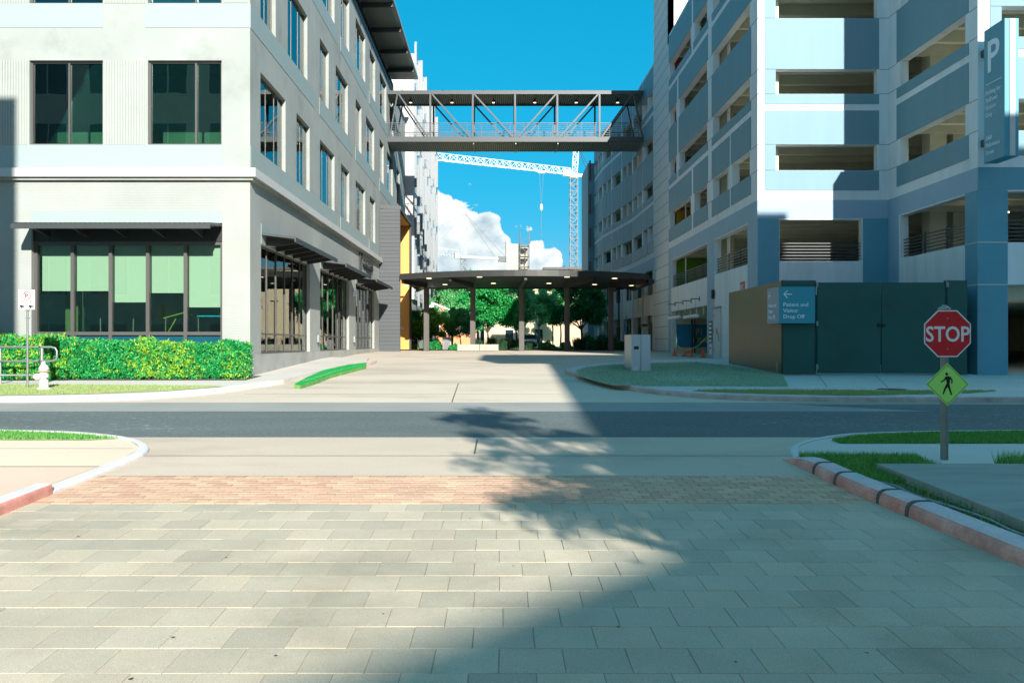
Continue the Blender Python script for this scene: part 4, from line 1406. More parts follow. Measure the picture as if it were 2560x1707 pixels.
iw2 = MB().box(9.95, 15, 47.85, 48.0, 2.05, 4.7).build('level_two_wall', GREENW, gg)
text("P2", .85, (11.05, 47.83, 3.75), FACE_CAM, mat('olive_level_lettering', (.20, .24, .10), .7), iw2, 'level_lettering', bold=.015)
MB().tube([(10.72, 47.6, -.9), (10.72, 47.6, 1.7)], .05, 8).tube([(10.88, 47.6, -.9), (10.88, 47.6, 1.7)], .04, 8).build('standpipe', mat('dark_pipe', (.02, .04, .05), .5), gg)
iw3 = MB().box(9.95, 12, 47.85, 48.0, 5.45, 6.7 + .7).build('level_three_wall', mat('yellow_level_wall', (.40, .22, .01), .8), gg)
for k, (zz_, cc) in enumerate(((8.3, (.12, .02, .03)), (11.1, (.50, .13, .01)), (13.9, (.5, .01, .01)))):
    MB().box(9.95, 12, 47.85, 48.0, zz_, zz_ + 1.9).build('level_wall', mat('level_colour_%s' % 'abc'[k], cc, .8), gg)
# white pipes seen through the openings
for (px, py) in ((9.98, 37.2), (9.98, 37.45), (9.98, 46.0)):
    for z0, z1 in ((2.05, 4.9), (5.45, 7.7), (8.3, 10.5), (11.1, 13.3)):
        MB().tube([(px + .05, py, z0), (px + .05, py, z1)], .035, 6).build('drain_pipe', WHITEM, gg)

# wing
wsegs = [(26.5 - 25.8, 30.8 - 25.8)]
facade('wing_side_wall', WS, 5.95, -1.5, TOPZ, .3, [(26.5 - 25.8, 30.8 - 25.8, a, b) for a, b in LV], GCONC, gg, a_start=.3)
panels(WS, [(z, [(.5, 5.25)]) for z in ((5.66, 6.40), (7.37, 8.63), (8.87, 9.24), (10.17, 12.06), (13.03, 14.23), (14.5, 14.85), (15.81, 17.3))])
MB().fb(WS, .004, 5.93, 4.62, 5.30, 0, .012).build('blue_band', GBAND, gg)
MB().fb(WS, .004, .69, -1.3, 4.612, 0, .012).build('blue_pilaster', BANDD, gg)
MB().fb(WS, 5.1, 5.93, -1.3, 4.612, 0, .012).build('blue_pilaster', GBAND, gg)
hjoints(WS, 0, 5.9, [(.01, .48), (5.27, 5.93)])
cables(WS, .7, 5.0)
facade('wing_front_wall', WF, 16, -1.5, TOPZ, .3, [(15.38 - 14.47, 22 - 14.47, 3.03, 4.57), (15.38 - 14.47, 20 - 14.47, -1.6, 1.75)] + [(15.18 - 14.47, 20 - 14.47, a, b) for a, b in LV[1:]], GCONC, gg)
panels(WF, [(z, [(.37, 6.2)]) for z in ((5.66, 6.40), (7.37, 8.63), (8.87, 9.24), (10.17, 12.06), (13.03, 14.23), (14.5, 14.85), (15.81, 17.3))])
for z0, z1 in LV[1:]:
    MB().fb(WF, .37, .71, z0 + .003, z1 - .003, 0, .02).build('spandrel_panel', GPAN, gg)
MB().fb(WF, .004, 15.9, 4.62, 5.30, 0, .012).build('blue_band', BANDD, gg)
MB().fb(WF, .004, .90, -1.4, 4.612, 0, .012).build('blue_pilaster', BANDD, gg)
b = MB()
for z in (1.75, 3.03):
    b.fb(WF, 0, .9, z - .015, z + .015, .012, .018).fb(WS, 0, .69, z - .015, z + .015, .012, .018)
b.build('panel_joint', WALK, gg)
cables(WF, .91, 5.5, posts=False)

# slabs, beams, columns
FLRS = [2.0, 5.41, 8.25, 11.07, 13.86, 16.6]
main_poly = [(9.93, 32.1), (34, 32.1), (34, 76), (8.9, 76), (8.95, 70.7), (9.85, 60.9), (9.93, 53)]
for z in FLRS:
    MB().prism(main_poly, z - .25, z).build('floor_slab', GIN, gg)
    MB().box(14.8, 34, 26.12, 32.08, z - .25, z).build('floor_slab', GIN, gg)
beam_me = None
for z in FLRS:
    for k in range(30):
        y = 32.9 + 1.45 * k
        x0 = 9.95
        o = None
        if beam_me is None:
            tb = MB().box(0, 20, 0, .22, -.42, 0).build('ceiling_beam', GBEAM, None)
            beam_me = tb.data
            bpy.data.objects.remove(tb)
        o = link('ceiling_beam', beam_me, gg)
        o.location = Vector((x0, y, z - .252)) - OFF[gg.name]
    for k in range(4):
        o = link('ceiling_beam', beam_me, gg)
        o.location = Vector((14.82, 26.8 + 1.35 * k, z - .252)) - OFF[gg.name]
for (cx, cy) in ((9.98, 38.6), (9.98, 31.75 + .6), (9.98, 58), (9.9, 65), (16.5, 38.6), (16.5, 48), (16.5, 31), (15.6, 30.9), (22, 38.6), (22, 30)):
    MB().box(cx, cx + .6, cy, cy + .6, -1.2, 16.3).build('column', GIN, gg)
MB().box(34, 34.3, 26.1, 76, -1.5, 16.6).build('rear_wall', GIN, gg)
MB().box(30.2, 34, 25.8, 26.1, -1.5, TOPZ).build('wing_end_wall', GCONC, gg)
MB().box(15.0, 15.8, 34, 34.1, 2.0, 4.9).build('level_wall', GIN, gg)
for (lx, ly, lz) in ((16.2, 28.6, 4.35), (15.9, 27.2, 1.55)):
    MB().box(lx, lx + .9, ly, ly + .14, lz, lz + .05).build('garage_lamp', LAMPM, gg)
# stair tower with grooved blocks
facade('stair_tower_front', Fr((gx, 48.5), (1, 0), (0, -1)), 5.5, 17.0, 24, .3, [], mat('white_tower', (.7, .7, .66), .7), gg)
TWR = Fr((gx, 48.5), (0, 1), (-1, 0))
facade('stair_tower_side', TWR, 4.7, -1.5, 24, .3, [], GTOWER, gg, a_start=.0)
MB().box(gx + .31, 15.1, 48.81, 53.2, 17, 23.9).build('stair_tower_core', GCONC, gg)
jb = MB()
z = -.5
while z < 24:
    jb.fb(TWR, .01, 4.69, z - .014, z + .014, -.002, .004)
    z += .71
for q in (1.2, 3.6):
    jb.fb(TWR, q, q + .02, -.9, 0, -.002, .004)
jb.build('panel_joint', mat('tower_joint', (.20, .21, .20), .9), gg)
# far stretch that bends towards the drive
PL = [(9.6, 53.21), (9.49, 60.9), (8.5, 70.7), (8.41, 76.1)]
for si, (p, q) in enumerate(zip(PL[:-1], PL[1:])):
    d = Vector((q[0] - p[0], q[1] - p[1])); Ln = d.length; d.normalize()
    F = Fr(p, (d.x, d.y), (-d.y, d.x))
    nb = max(1, round(Ln / 3.2))
    w = Ln / nb
    holes = []
    zones = []
    for li, lv in enumerate(LV):
        for k in range(nb):
            if li in (0,):
                holes.append((k * w + .35, (k + 1) * w - .35, *lv)); continue
            split = (k + si + (li in (1, 4))) % 2
            segs = [(k * w + .25, k * w + w * .5 - .12), (k * w + w * .5 + .12, (k + 1) * w - .25)] if split else [(k * w + .25, (k + 1) * w - .25)]
            for s_ in segs:
                holes.append((*s_, *lv))
    for k in range(nb):
        holes.append((k * w + .4, (k + 1) * w - .4, -1.2, 1.73))
    facade('far_side_wall', F, Ln, -1.4, TOPZ, .3, holes, GCONC, gg)
    for (z0, z1), grp in (((5.66, 6.40), 1), ((7.37, 8.63), 1), ((8.87, 9.24), 0), ((10.17, 12.06), 0), ((13.03, 14.23), 0), ((14.5, 14.85), 1), ((15.81, 17.3), 1)):
        for k in range(nb):
            split = (k + si + grp) % 2
            segs = [(k * w + .12, k * w + w * .5 - .07), (k * w + w * .5 + .07, (k + 1) * w - .12)] if split else [(k * w + .12, (k + 1) * w - .12)]
            for s_ in segs:
                MB().fb(F, s_[0], s_[1], z0, z1, 0, .02).build('spandrel_panel', GPAN, gg)
    MB().fb(F, .004, Ln - .004, 4.62, 5.30, 0, .012).build('blue_band', GBAND, gg)
    for k in range(nb):
        MB().fb(F, (k + 1) * w - .35, (k + 1) * w - .004, -.8, 4.61, 0, .012).build('blue_pilaster', GBAND, gg)
MB().box(7.86, 13, 76.15, 82, -1, 16.0).build('end_tower', GPAN, gg)
for k in range(5):
    MB().box(7.95, 8.1, 75.9, 76.14, 2.5 + 3 * k, 4.2 + 3 * k).build('tower_brace', GREYST, gg)
# blue accent wall with a white ring beside the far ground floor
MB().box(9.3, 9.33, 62.6, 64.2, -.4, 2.0).build('blue_accent_panel', BLUEW, gg)
MB().fb(Fr((9.6, 53.21), (0, 1), (-1, 0)), 2.2, 2.8, 1.05, 1.2, .02, .35).build('wall_lamp', BLACK, gg)

# ------------------------------------------------------------------ fence enclosure
en = thing('enclosure_fence', 'tall enclosure of dark green gates with a bronze metal side panel by the garage', 'fence', (8.49, 25.6, -.98))
eh0, eh1 = -.955, 1.86
MB().box8([(8.49, 25.62, eh0 + .0), (8.53, 25.62, eh0), (8.53, 31.6, eh0 + .18), (8.49, 31.6, eh0 + .18), (8.49, 25.62, eh1), (8.53, 25.62, eh1), (8.53, 31.6, eh1 - .02), (8.49, 31.6, eh1 - .02)]).build('bronze_side_panel', FENCEB, en)
MB().box(8.49, 9.44, 25.56, 25.6, eh0, eh1).build('fixed_panel', FENCEM, en)
g1 = MB().box(9.52, 11.42, 25.56, 25.6, eh0 + .04, eh1 - .06).build('gate_leaf', FENCEM, en)
g2 = MB().box(11.45, 13.36, 25.56, 25.6, eh0 + .04, eh1 - .06).build('gate_leaf', FENCEM, en)
MB().box(13.42, 14.0, 25.55, 25.6, eh0, eh1).build('fixed_panel', FENCEM, en)
MB().box(11.33, 11.42, 25.50, 25.555, .47, .56).build('latch', BLACK, g1)
MB().box(11.45, 11.54, 25.50, 25.555, .47, .56).build('latch', BLACK, g2)
for (g, xh) in ((g1, 9.49), (g2, 13.39)):
    for zh in (eh0 + .15, .5, eh1 - .2):
        MB().box(xh - .02, xh + .04, 25.50, 25.555, zh, zh + .14).build('hinge', GALV, g)
for xp in (9.47, 13.38, 14.02):
    MB().box(xp - .022, xp + .022, 25.61, 25.66, eh0, eh1).build('fence_post', DARKST, en)
MB().box(8.47, 8.55, 25.6, 25.66, eh0, eh1 + .01).build('fence_post', DARKST, en)
MB().box(8.56, 14.1, 31.5, 31.54, eh0, eh1 - .1).build('rear_panel', FENCEM, en)
MB().box(14.04, 14.08, 25.67, 31.4, eh0, eh1 - .1).build('rear_panel', FENCEM, en)
MB().tube([(8.46, 25.95, -.95), (8.42, 25.95, -.7), (8.46, 25.95, -.6)], .02, 6).build('gate_stay', GALV, en)

# cube sign on the corner
cs = thing('wayfinding_sign', 'teal box sign with a left arrow reading Patient and Visitor Drop Off', 'sign', (9.3, 25.3, 1.2))
sx0, sx1, sy0, sy1, sz0, sz1 = 8.28, 9.345, 25.28, 26.36, .57, 1.65
MB().box(sx0, sx1, sy0, 25.55, sz0, sz1).box(sx0, 8.48, 25.55, sy1, sz0, sz1).build('sign_box', mat('teal_sign_face', (.03, .29, .38), .4), cs)
MB().box(sx0 - .012, sx0 - .002, sy0, sy1, sz0, sz1).build('side_face', mat('grey_blue_sign_face', (.26, .34, .42), .4), cs)
cxl = sx0 + .12
for i, s_ in enumerate(("Patient and", "Visitor", "Drop Off")):
    text(s_, .163, (cxl, sy0 - .003, sz0 + .50 - .178 * i), FACE_CAM, TXTW, cs, 'lettering', bold=.001, sx=1.02)
    text(s_, .163, (sx0 - .014, sy1 - .12, sz0 + .50 - .178 * i), FACE_LEFT, TXTW, cs, 'lettering', bold=.001, sx=1.02)
ar = MB()
for (p, q) in (((0, 0), (.24, 0)), ((0, 0), (.11, .11)), ((0, 0), (.11, -.11))):
    ar.bar((cxl + .02 + p[0], sy0 - .005, sz0 + .86 + p[1]), (cxl + .02 + q[0], sy0 - .005, sz0 + .86 + q[1]), .004, .024, up=(0, 0, 1) if q[1] == 0 else (0, 0, 1))
ar.build('arrow', TXTW, cs)
ar = MB()
for (p, q) in (((0, 0), (.24, 0)), ((0, 0), (.11, .11)), ((0, 0), (.11, -.11))):
    ar.bar((sx0 - .016, sy1 - .14 - p[0], sz0 + .86 + p[1]), (sx0 - .016, sy1 - .14 - q[0], sz0 + .86 + q[1]), .004, .024)
ar.build('arrow', TXTW, cs)

# blade sign on the wing
ps = thing('parking_blade_sign', 'tall teal blade sign with a big white P and parking text on the garage wing', 'sign', (14.45, 25.0, 8))
bx0, bx1, by0, by1, bz0, bz1 = 14.45, 14.86, 24.40, 25.44, 5.33, 9.28
MB().box(bx0, bx1, by0, by1, bz0, bz1).build('sign_body', mat('teal_blade_face', (.05, .28, .37), .4), ps, bevel=.01)
MB().box(bx0 + .14, bx0 + .30, by0 - .02, by0 - .001, bz0 + .02, bz1 - .02).build('edge_strip', WHITEB, ps)
for zz_ in (5.9, 8.6):
    MB().box(bx0 + .1, bx0 + .3, by1 + .001, 25.78, zz_, zz_ + .2).build('wall_bracket', GREYST, ps)
Lx = bx0 - .004
text("P", 1.30, (Lx, by1 - .14, 7.98), FACE_LEFT, SIGNLT, ps, 'lettering', bold=.02, sx=.98)
MB().box(Lx - .004, Lx, by0 + .12, by1 - .12, 7.62, 7.64).build('rule_line', SIGNLT, ps)
for i, s_ in enumerate(("Parking for", "Staff and", "Visitors", "Only")):
    text(s_, .185, (Lx, by1 - .10, 7.32 - .22 * i), FACE_LEFT, SIGNLT, ps, 'lettering', sx=.92)
for i, s_ in enumerate(("1401", "Philomena", "Street")):
    text(s_, .185, (Lx, by1 - .10, 5.98 - .215 * i), FACE_LEFT, SIGNLT, ps, 'lettering', sx=.92)

# ================================================================== SKYBRIDGE
br = thing('skybridge', 'charcoal steel truss footbridge linking the office building and the garage', 'footbridge', (1, 57, 13.4))
bn, bf = 56.5, 59.3
bl, brr = XW + .01, 9.5
MB().box(bl, brr, bn - .05, bf + .05, 16.62, 16.68).build('roof', BRSTEEL, br)
for yy in (bn, bf):
    MB().box(bl, brr, yy - .05, yy + .05, 16.44, 16.615).build('roof_chord', BRSTEEL, br)
    MB().box(bl, brr, yy - .06, yy + .06, 13.28, 13.60).build('deck_chord', BRSTEEL, br)
MB().box(bl, brr, bn + .07, bf - .07, 13.30, 13.42).build('deck', GREYST, br)
cb = MB(); cb2 = MB()
x = bl + .05
while x < brr - .06:
    cb.box(x, x + .07, bn + .06, bf - .07, 16.50, 16.60)
    cb2.box(x, x + .07, bn + .07, bf - .08, 13.235, 13.295)
    x += .145
cb.build('corrugated_soffit', CORRU, br)['kind'] = 'stuff'
cb2.build('corrugated_underside', CORRU, br)['kind'] = 'stuff'
VX = [-4.62, -1.8, 1.0, 3.8, 6.6]
for yy in (bn, bf):
    for x in VX:
        MB().box(x - .06, x + .06, yy - .045, yy + .045, 13.61, 16.43).build('truss_post', BRSTEEL, br)
    for (xt, xb) in ((-6.8, -7.3), (-6.7, -4.8), (-4.5, -2.0), (-1.7, .85), (3.7, 1.2), (6.5, 4.0), (8.75, 6.75), (8.85, 9.45)):
        MB().bar((xt, yy, 16.43), (xb, yy, 13.61), .09, .10).build('truss_diagonal', BRSTEEL, br)
rl = MB()
for yy in (bn + .15, bf - .15):
    for k in range(8):
        rl.bar((bl, yy, 13.66 + k * .13), (brr, yy, 13.66 + k * .13), .018 if k < 7 else .04)
rl.build('rail_wires', GREYST, br)
for yy in (bn + .15, bf - .15):
    for k in range(18):
        x = bl + .5 + k * .95
        MB().box(x - .015, x + .015, yy + .02, yy + .05, 13.45, 14.62).build('rail_post', GREYST, br)
for k in range(6):
    x = (950 + .3189 * (240 + 324.5 * k) - 1250) * 57.6 / 2130
    l = MB().lathe([(.10, .02), (.10, .17), (.04, .19), (.03, .30)], (x, 57.6, 16.18), 12).build('pendant_lamp', BLACK, br)
    MB().lathe([(.085, 0), (.095, .018)], (x, 57.6, 16.18), 12).build('lens', LAMPM, l)
for k in range(7):
    x = -6.5 + 2.7 * k
    MB().lathe([(.03, 0), (.05, .05), (.01, .16)], (x, bn + .2, 16.68), 6).build('roof_spike', BLACK, br)
for k in range(3):
    MB().box(-1.78 + 2.8 * k, -1.72 + 2.8 * k, bn + .07, bf - .07, 13.16, 13.23).build('underside_strap', GALV, br)

# ================================================================== DROP-OFF CANOPY
cn = thing('entrance_canopy', 'low bow fronted dark steel canopy on five posts across the drop-off', 'canopy', (1, 55, -.55))
CZ = 3.88
front = []
for k in range(25):
    t = k / 24
    x = -6.14 + t * (9.15 + 6.14)
    yy = 52.4 - 2.9 * (1 - ((x - 1.5) / 7.65) ** 2)
    front.append((x, yy))
backl = [(9.5, 60.2), (-6.12, 60.2)]
MB().prism(front + backl, CZ, CZ + .10).build('roof_deck', DARKST, cn)
fa_ = MB()
for (p, q) in zip(front[:-1], front[1:]):
    fa_.box8([(p[0], p[1] - .10, CZ - .03), (q[0], q[1] - .10, CZ - .03), (q[0], q[1] - .005, CZ - .03), (p[0], p[1] - .005, CZ - .03),
              (p[0], p[1] - .10, CZ + .33), (q[0], q[1] - .10, CZ + .33), (q[0], q[1] - .005, CZ + .33), (p[0], p[1] - .005, CZ + .33)])
fa_.build('fascia', mat('satin_dark_fascia', (.06, .062, .06), .35, metal=.4), cn)
MB().box(9.16, 9.5, 52.5, 60.1, CZ - .25, CZ - .01).build('edge_beam', DARKST, cn)
MB().box(-6.1, 9.4, 60.21, 60.35, CZ - .1, CZ + .3).build('rear_fascia', DARKST, cn)
sf = MB()
for k in range(52):
    yq = 50 + k * .2
    hw = 1.0
    xs = [p[0] for p in front if p[1] < yq - .05]
    if xs:
        sf.box(min(xs) + .02, max(xs) - .02, yq, yq + .10, CZ - .035, CZ - .002)
sf.build('ribbed_soffit', mat('dark_green_soffit', (.045, .06, .055), .4, metal=.2), cn)
PX = [(-4.76, -6.0), (-1.77, -2.96), (1.38, 1.5), (4.32, 5.5), (7.14, 8.9)]
POSTC = mat('grey_brown_post', (.085, .082, .075), .6, var=.08)
for (px, fx) in PX:
    fy = 52.4 - 2.9 * (1 - ((fx - 1.5) / 7.65) ** 2)
    MB().box(px - .15, px + .10, 54.85, 55.15, -.62, CZ - .36).box(px + .10, px + .18, 54.93, 55.23, -.62, CZ - .36).build('post', POSTC, cn)
    MB().bar((px, 55.0, CZ - .21), (fx, fy + .1, CZ - .10), .16, .30).build('roof_beam', DARKST, cn)
    MB().bar((px, 55.0, CZ - .21), (px + (px - 1.4) * .18, 60.1, CZ - .18), .16, .30).build('roof_beam', DARKST, cn)
    MB().box(px - .22, px + .22, 54.7, 55.3, -.60, -.53).build('base_plate', GREYST, cn)
for (zx, zy) in ((320, 160), (757, 148), (1513, 148), (1925, 160), (120, 220), (458, 213), (877, 203), (1357, 203), (1752, 213), (2070, 222)):
    sx_, sy_ = 980 + zx * .2891, 650 + zy * .2891
    yy = 2130 * (CZ - .05) / (856 - sy_)
    xx = (sx_ - 1250) * yy / 2130
    MB().lathe([(.16, 0), (.16, .012)], (xx, yy, CZ - .052), 12).build('downlight', LAMPM, cn)

# ================================================================== FAR BUILDINGS, CRANES
def simple_house(name, label, cat, x0, x1, y0, y1, z1, wm, wins, roofm=None, gw=None, group=None, over=.3):
    t = thing(name, label, cat, ((x0 + x1) / 2, y0, -.5), group)
    MB().box(x0, x1, y0, y1, -1.0, z1).build('wall', wm, t)
    MB().box(x0 - over, x1 + over, y0 - over, y1 + over, z1 + .003, z1 + .35).build('roof', roofm or GREYST, t)
    for (a0, a1, c0, c1) in wins:
        f = MB().box(a0, a1, y0 - .06, y0 - .002, c0, c1).build('window', SILV, t)
        MB().box(a0 + .12, a1 - .12, y0 - .09, y0 - .061, c0 + .12, c1 - .12).build('pane', DGLASS, f)
    return t


simple_house('stucco_building', 'low beige stucco building with a brown flat roof behind the trees', 'building', -2.1, 7.2, 114, 124, 9.3, BEIGE,
             [(.6, 1.9, .2, 1.8), (-1.2, -.2, 3.3, 5.2), (2.2, 3.4, 3.3, 5.2)], mat('brown_roof_edge', (.12, .09, .07), .8))
t = [o for o in COL.objects if o.name == 'stucco_building'][0]
MB().box(4.7, 5.7, 113.9, 113.99, -.5, 1.75).build('door', DGLASS, t)
simple_house('sandstone_building', 'flat topped tan building right of the concrete core behind the canopy', 'building', 7.0, 22, 132, 150, 11.3, mat('tan_sandstone', (.50, .41, .28), .9), [(8, 10, 7, 8.6), (11, 13, 7, 8.6)])
simple_house('tan_rear_building', 'pale tan building seen between the trees behind the middle canopy post', 'building', 1.5, 6.8, 126, 134, 9.4, mat('cream_wall', (.55, .46, .32), .9), [(2, 3.4, 4, 6)])
ap = simple_house('apartment_block', 'orange brick apartment block with white framed windows behind the left trees', 'building', -10.5, -3.2, 118, 130, 8.4, ORBR,
                  [(-9.4 + 1.9 * k, -8.3 + 1.9 * k, z, z + 1.7) for k in range(3) for z in (1.2, 4.6)])
for k in range(2):
    MB().box(-9.9 + 3 * k, -8.0 + 3 * k, 117.0, 117.9, 3.6, 3.75).build('balcony', SILV, ap)
MB().box(-10.4, -3.3, 117.7, 117.99, 6.6, 7.0).build('trim_band', SILV, ap)
gr = simple_house('grey_flat_block', 'grey balconied block behind the trees left of the middle canopy post', 'building', -2.9, 1.2, 127, 134, 8.6, mat('grey_stucco', (.28, .30, .30), .9), [(-2.4, -1.2, 4.4, 6.2), (-.8, .4, 4.4, 6.2)])

ct = thing('concrete_core', 'unfinished concrete lift core with a scaffold stair tower rising above the canopy', 'tower', (3, 160, 0))
MB().box(1.2, 3.62, 160, 164, -1, 18.5).build('core_shaft', CORE, ct)
MB().box(3.7, 5.3, 162, 164, -1, 18.0).build('rear_shaft', CORE, ct)
sc_ = MB()
for x in (3.75, 5.45):
    for y in (159.2, 161.5):
        sc_.box(x - .06, x + .06, y - .06, y + .06, -1, 20.6)
sc_.build('scaffold_post', GREYST, ct)
for k in range(10):
    z = .5 + 1.95 * k
    MB().box(3.7, 5.5, 159.3, 161.4, z, z + .10).build('scaffold_deck', TIMBER, ct)
    d = 1 if k % 2 else -1
    MB().bar((4.6 - .8 * d, 159.15, z + .1), (4.6 + .8 * d, 159.15, z + 1.95), .08).bar((4.6 + .8 * d, 159.1, z + .1), (4.6 - .8 * d, 159.1, z + 1.0), .05).build('scaffold_brace', GREYST, ct)
MB().box(1.0, 1.1, 160, 160.1, 15, 19.0).box(5.4, 5.5, 160, 160.1, 17, 22.2).box(3.6, 3.68, 160, 160.1, 17, 21.5).build('rebar', DARKST, ct)


def lattice(p0, p1, w, h, n, r, up=(0, 0, 1), tri=False):
    b = MB()
    p0, p1 = Vector(p0), Vector(p1)
    d = (p1 - p0); Ln = d.length; d.normalize()
    u = Vector(up)
    s = d.cross(u).normalized()
    v = s.cross(d).normalized()
    cs_ = [(-w / 2, 0), (w / 2, 0), (0, h)] if tri else [(-w / 2, -h / 2), (w / 2, -h / 2), (w / 2, h / 2), (-w / 2, h / 2)]
    q = lambda t, c: p0 + d * (Ln * t) + s * c[0] + v * c[1]
    for c in cs_:
        b.bar(q(0, c), q(1, c), r * 1.3)
    m = len(cs_)
    for i in range(n):
        for j in range(m):
            c, e2 = cs_[j], cs_[(j + 1) % m]
            a, z = (c, e2) if i % 2 else (e2, c)
            b.bar(q(i / n, a), q((i + 1) / n, z), r)
            b.bar(q(i / n, c), q(i / n, e2), r)
    return b


def crane(label, base, zp, mast_w, dj, lj, dcj, lcj, apexz, apex_lean, nj, pend, hook, jib_h=1.5, sc=1.0, CRW=CRW):
    x, y = base
    t = thing('tower_crane', label, 'crane', (x, y, -1))
    lattice((x, y, -1), (x, y, zp - .8), mast_w, mast_w, int((zp + 1) / 1.6), .13 * sc, up=(0, 1, 0)).build('mast', CRG, t)
    MB().lathe([(1.0 * sc, 0), (1.2 * sc, .3), (1.0 * sc, 1.0)], (x, y, zp - .8), 10).build('slewing_ring', CRW, t)
    dj = Vector(dj).normalized(); P = Vector((x, y, zp))
    lattice(P + dj * 1.0, P + dj * lj, 1.1 * sc, jib_h, nj, .075 * sc, tri=True).build('jib', CRW, t)
    dc = Vector(dcj).normalized()
    MB().bar(P, P + dc * lcj, 1.0 * sc, .7 * sc).build('counter_jib', CRW, t)
    MB().bar(P + dc * (lcj * .75), P + dc * lcj, 1.3 * sc, 1.4 * sc).build('counterweight', GREYST, t)
    MB().bar(P + dj * 1.2 + Vector((0, -.8 * sc, .1)), P + dj * 2.8 + Vector((0, -.8 * sc, .1)), 1.1 * sc, 1.5 * sc).build('cab', CRW, t)
    A = P + dc * apex_lean + Vector((0, 0, apexz - zp))
    lattice(P + dc * .2, A, 1.2 * sc, 1.2 * sc, 6, .07 * sc, up=(0, 1, 0)).build('apex_frame', CRW, t)
    pb = MB()
    for k in pend:
        pb.bar(A, P + dj * (lj * k) + Vector((0, 0, jib_h)), .06 * sc)
    for k in (.7, .95):
        pb.bar(A, P + dc * (lcj * k), .10 * sc)
    pb.build('pendant_lines', GREYST, t)
    hx = P + dj * (lj * hook[0])
    MB().bar(hx + Vector((-.8 * sc, 0, -.2)), hx + Vector((.8 * sc, 0, -.2)), .5 * sc, .5 * sc).build('trolley', CRW, t)
    MB().bar(hx + Vector((-.5 * sc, 0, -.3)), hx + Vector((0, 0, -hook[1])), .05 * sc).bar(hx + Vector((.5 * sc, 0, -.3)), hx + Vector((0, 0, -hook[1])), .05 * sc).bar(hx + Vector((0, 0, -hook[1] - 1.0)), hx + Vector((0, 0, -hook[1] - hook[2])), .08 * sc).build('hoist_rope', GREYST, t)
    MB().lathe([(.1, 0), (.32 * sc, .3), (.32 * sc, 1.2), (.12, 1.5)], hx + Vector((0, 0, -hook[1] - 1.0)), 8).build('hook_block', CRW, t)
    return t


crane('big white tower crane with a long jib right of the clouds', (17.3, 200), 39.3, 1.75, (-31.1, -18, -.3), 44, (3.0, 1.7, 0), 6.5, 46.5, .8, 26, (.30, .62, .9), (.205, 8.0, 7), 1.5)
crane('smaller distant white tower crane beside the concrete core', (-12.3, 285), 28.6, 1.9, (-1, -.2, .06), 26, (1, .1, -.05), 15.8, 43, .8, 26, (.4, .8), (.52, 10, 3), 2.2, 1.25, CRW=CRF)
tag(lattice((-21.5, 320, -1), (-21.5, 320, 22.5), 1.7, 1.7, 14, .16, up=(0, 1, 0)).build('crane_mast', CRG, None), 'short far lattice mast standing low beside the finned wing', 'crane mast')

# ------------------------------------------------------------------ white tension canopy beyond
wc = thing('tension_canopy', 'white thin canopy hung from a slanted mast by the finned wing', 'canopy', (-5.2, 66, -.5))
wy = 66.0
pz = lambda y_: (856 - y_) * wy / 2130
px_ = lambda x_: (x_ - 1250) * wy / 2130
MB().box(px_(1029), px_(1163), wy - 1.2, wy + 1.2, pz(799), pz(794)).build('canopy_slab', WHITEB, wc, bevel=.03)
MB().bar((px_(1075), wy, pz(797)), (px_(1083), wy, pz(756)), .22).build('mast', WHITEM, wc)
MB().tube([(px_(1083), wy, pz(758)), (px_(1161), wy, pz(790))], .07, 8).tube([(px_(1083), wy, pz(758)), (px_(1042), wy, pz(794))], .07, 8).build('stay_rod', WHITEM, wc)
MB().tube([(px_(1060), wy, -.5), (px_(1060), wy, pz(799))], .06, 8).build('post', WHITEM, wc)

# ================================================================== STREET FURNITURE
# stop sign
sxx, syy = 5.83, 11.1
gz = -D(syy)
ss = thing('stop_sign', 'red STOP sign over a yellow green pedestrian diamond on a steel post', 'street sign', (sxx, syy, gz))
MB().tube([(sxx - .01, syy + .06, gz - .1), (sxx - .01, syy + .06, .45)], .048, 14).build('post', POSTM, ss, smooth=False)
MB().lathe([(.052, 0), (.075, .01), (.075, .03), (.03, .055), (.028, .07)], (sxx - .01, syy + .06, .42), 14).build('post_cap', GALV, ss)


def octa(r, y, cx, cz):
    rr = r / math.cos(math.pi / 8)
    return [(cx + rr * math.cos(math.pi / 8 + k * math.pi / 4), y, cz + rr * math.sin(math.pi / 8 + k * math.pi / 4)) for k in range(8)]


def plate(p, t_, name, m, parent):
    b = MB()
    b.poly(p)
    q = [(x, y + t_, z) for x, y, z in p]
    b.poly(q[::-1])
    for i in range(len(p)):
        j = (i + 1) % len(p)
        b.poly([p[i], p[j], q[j], q[i]])
    o = b.build(name, m, parent)
    bm = bmesh.new(); bm.from_mesh(o.data); bmesh.ops.remove_doubles(bm, verts=bm.verts, dist=1e-5); bmesh.ops.recalc_face_normals(bm, faces=bm.faces); bm.to_mesh(o.data); bm.free()
    return o


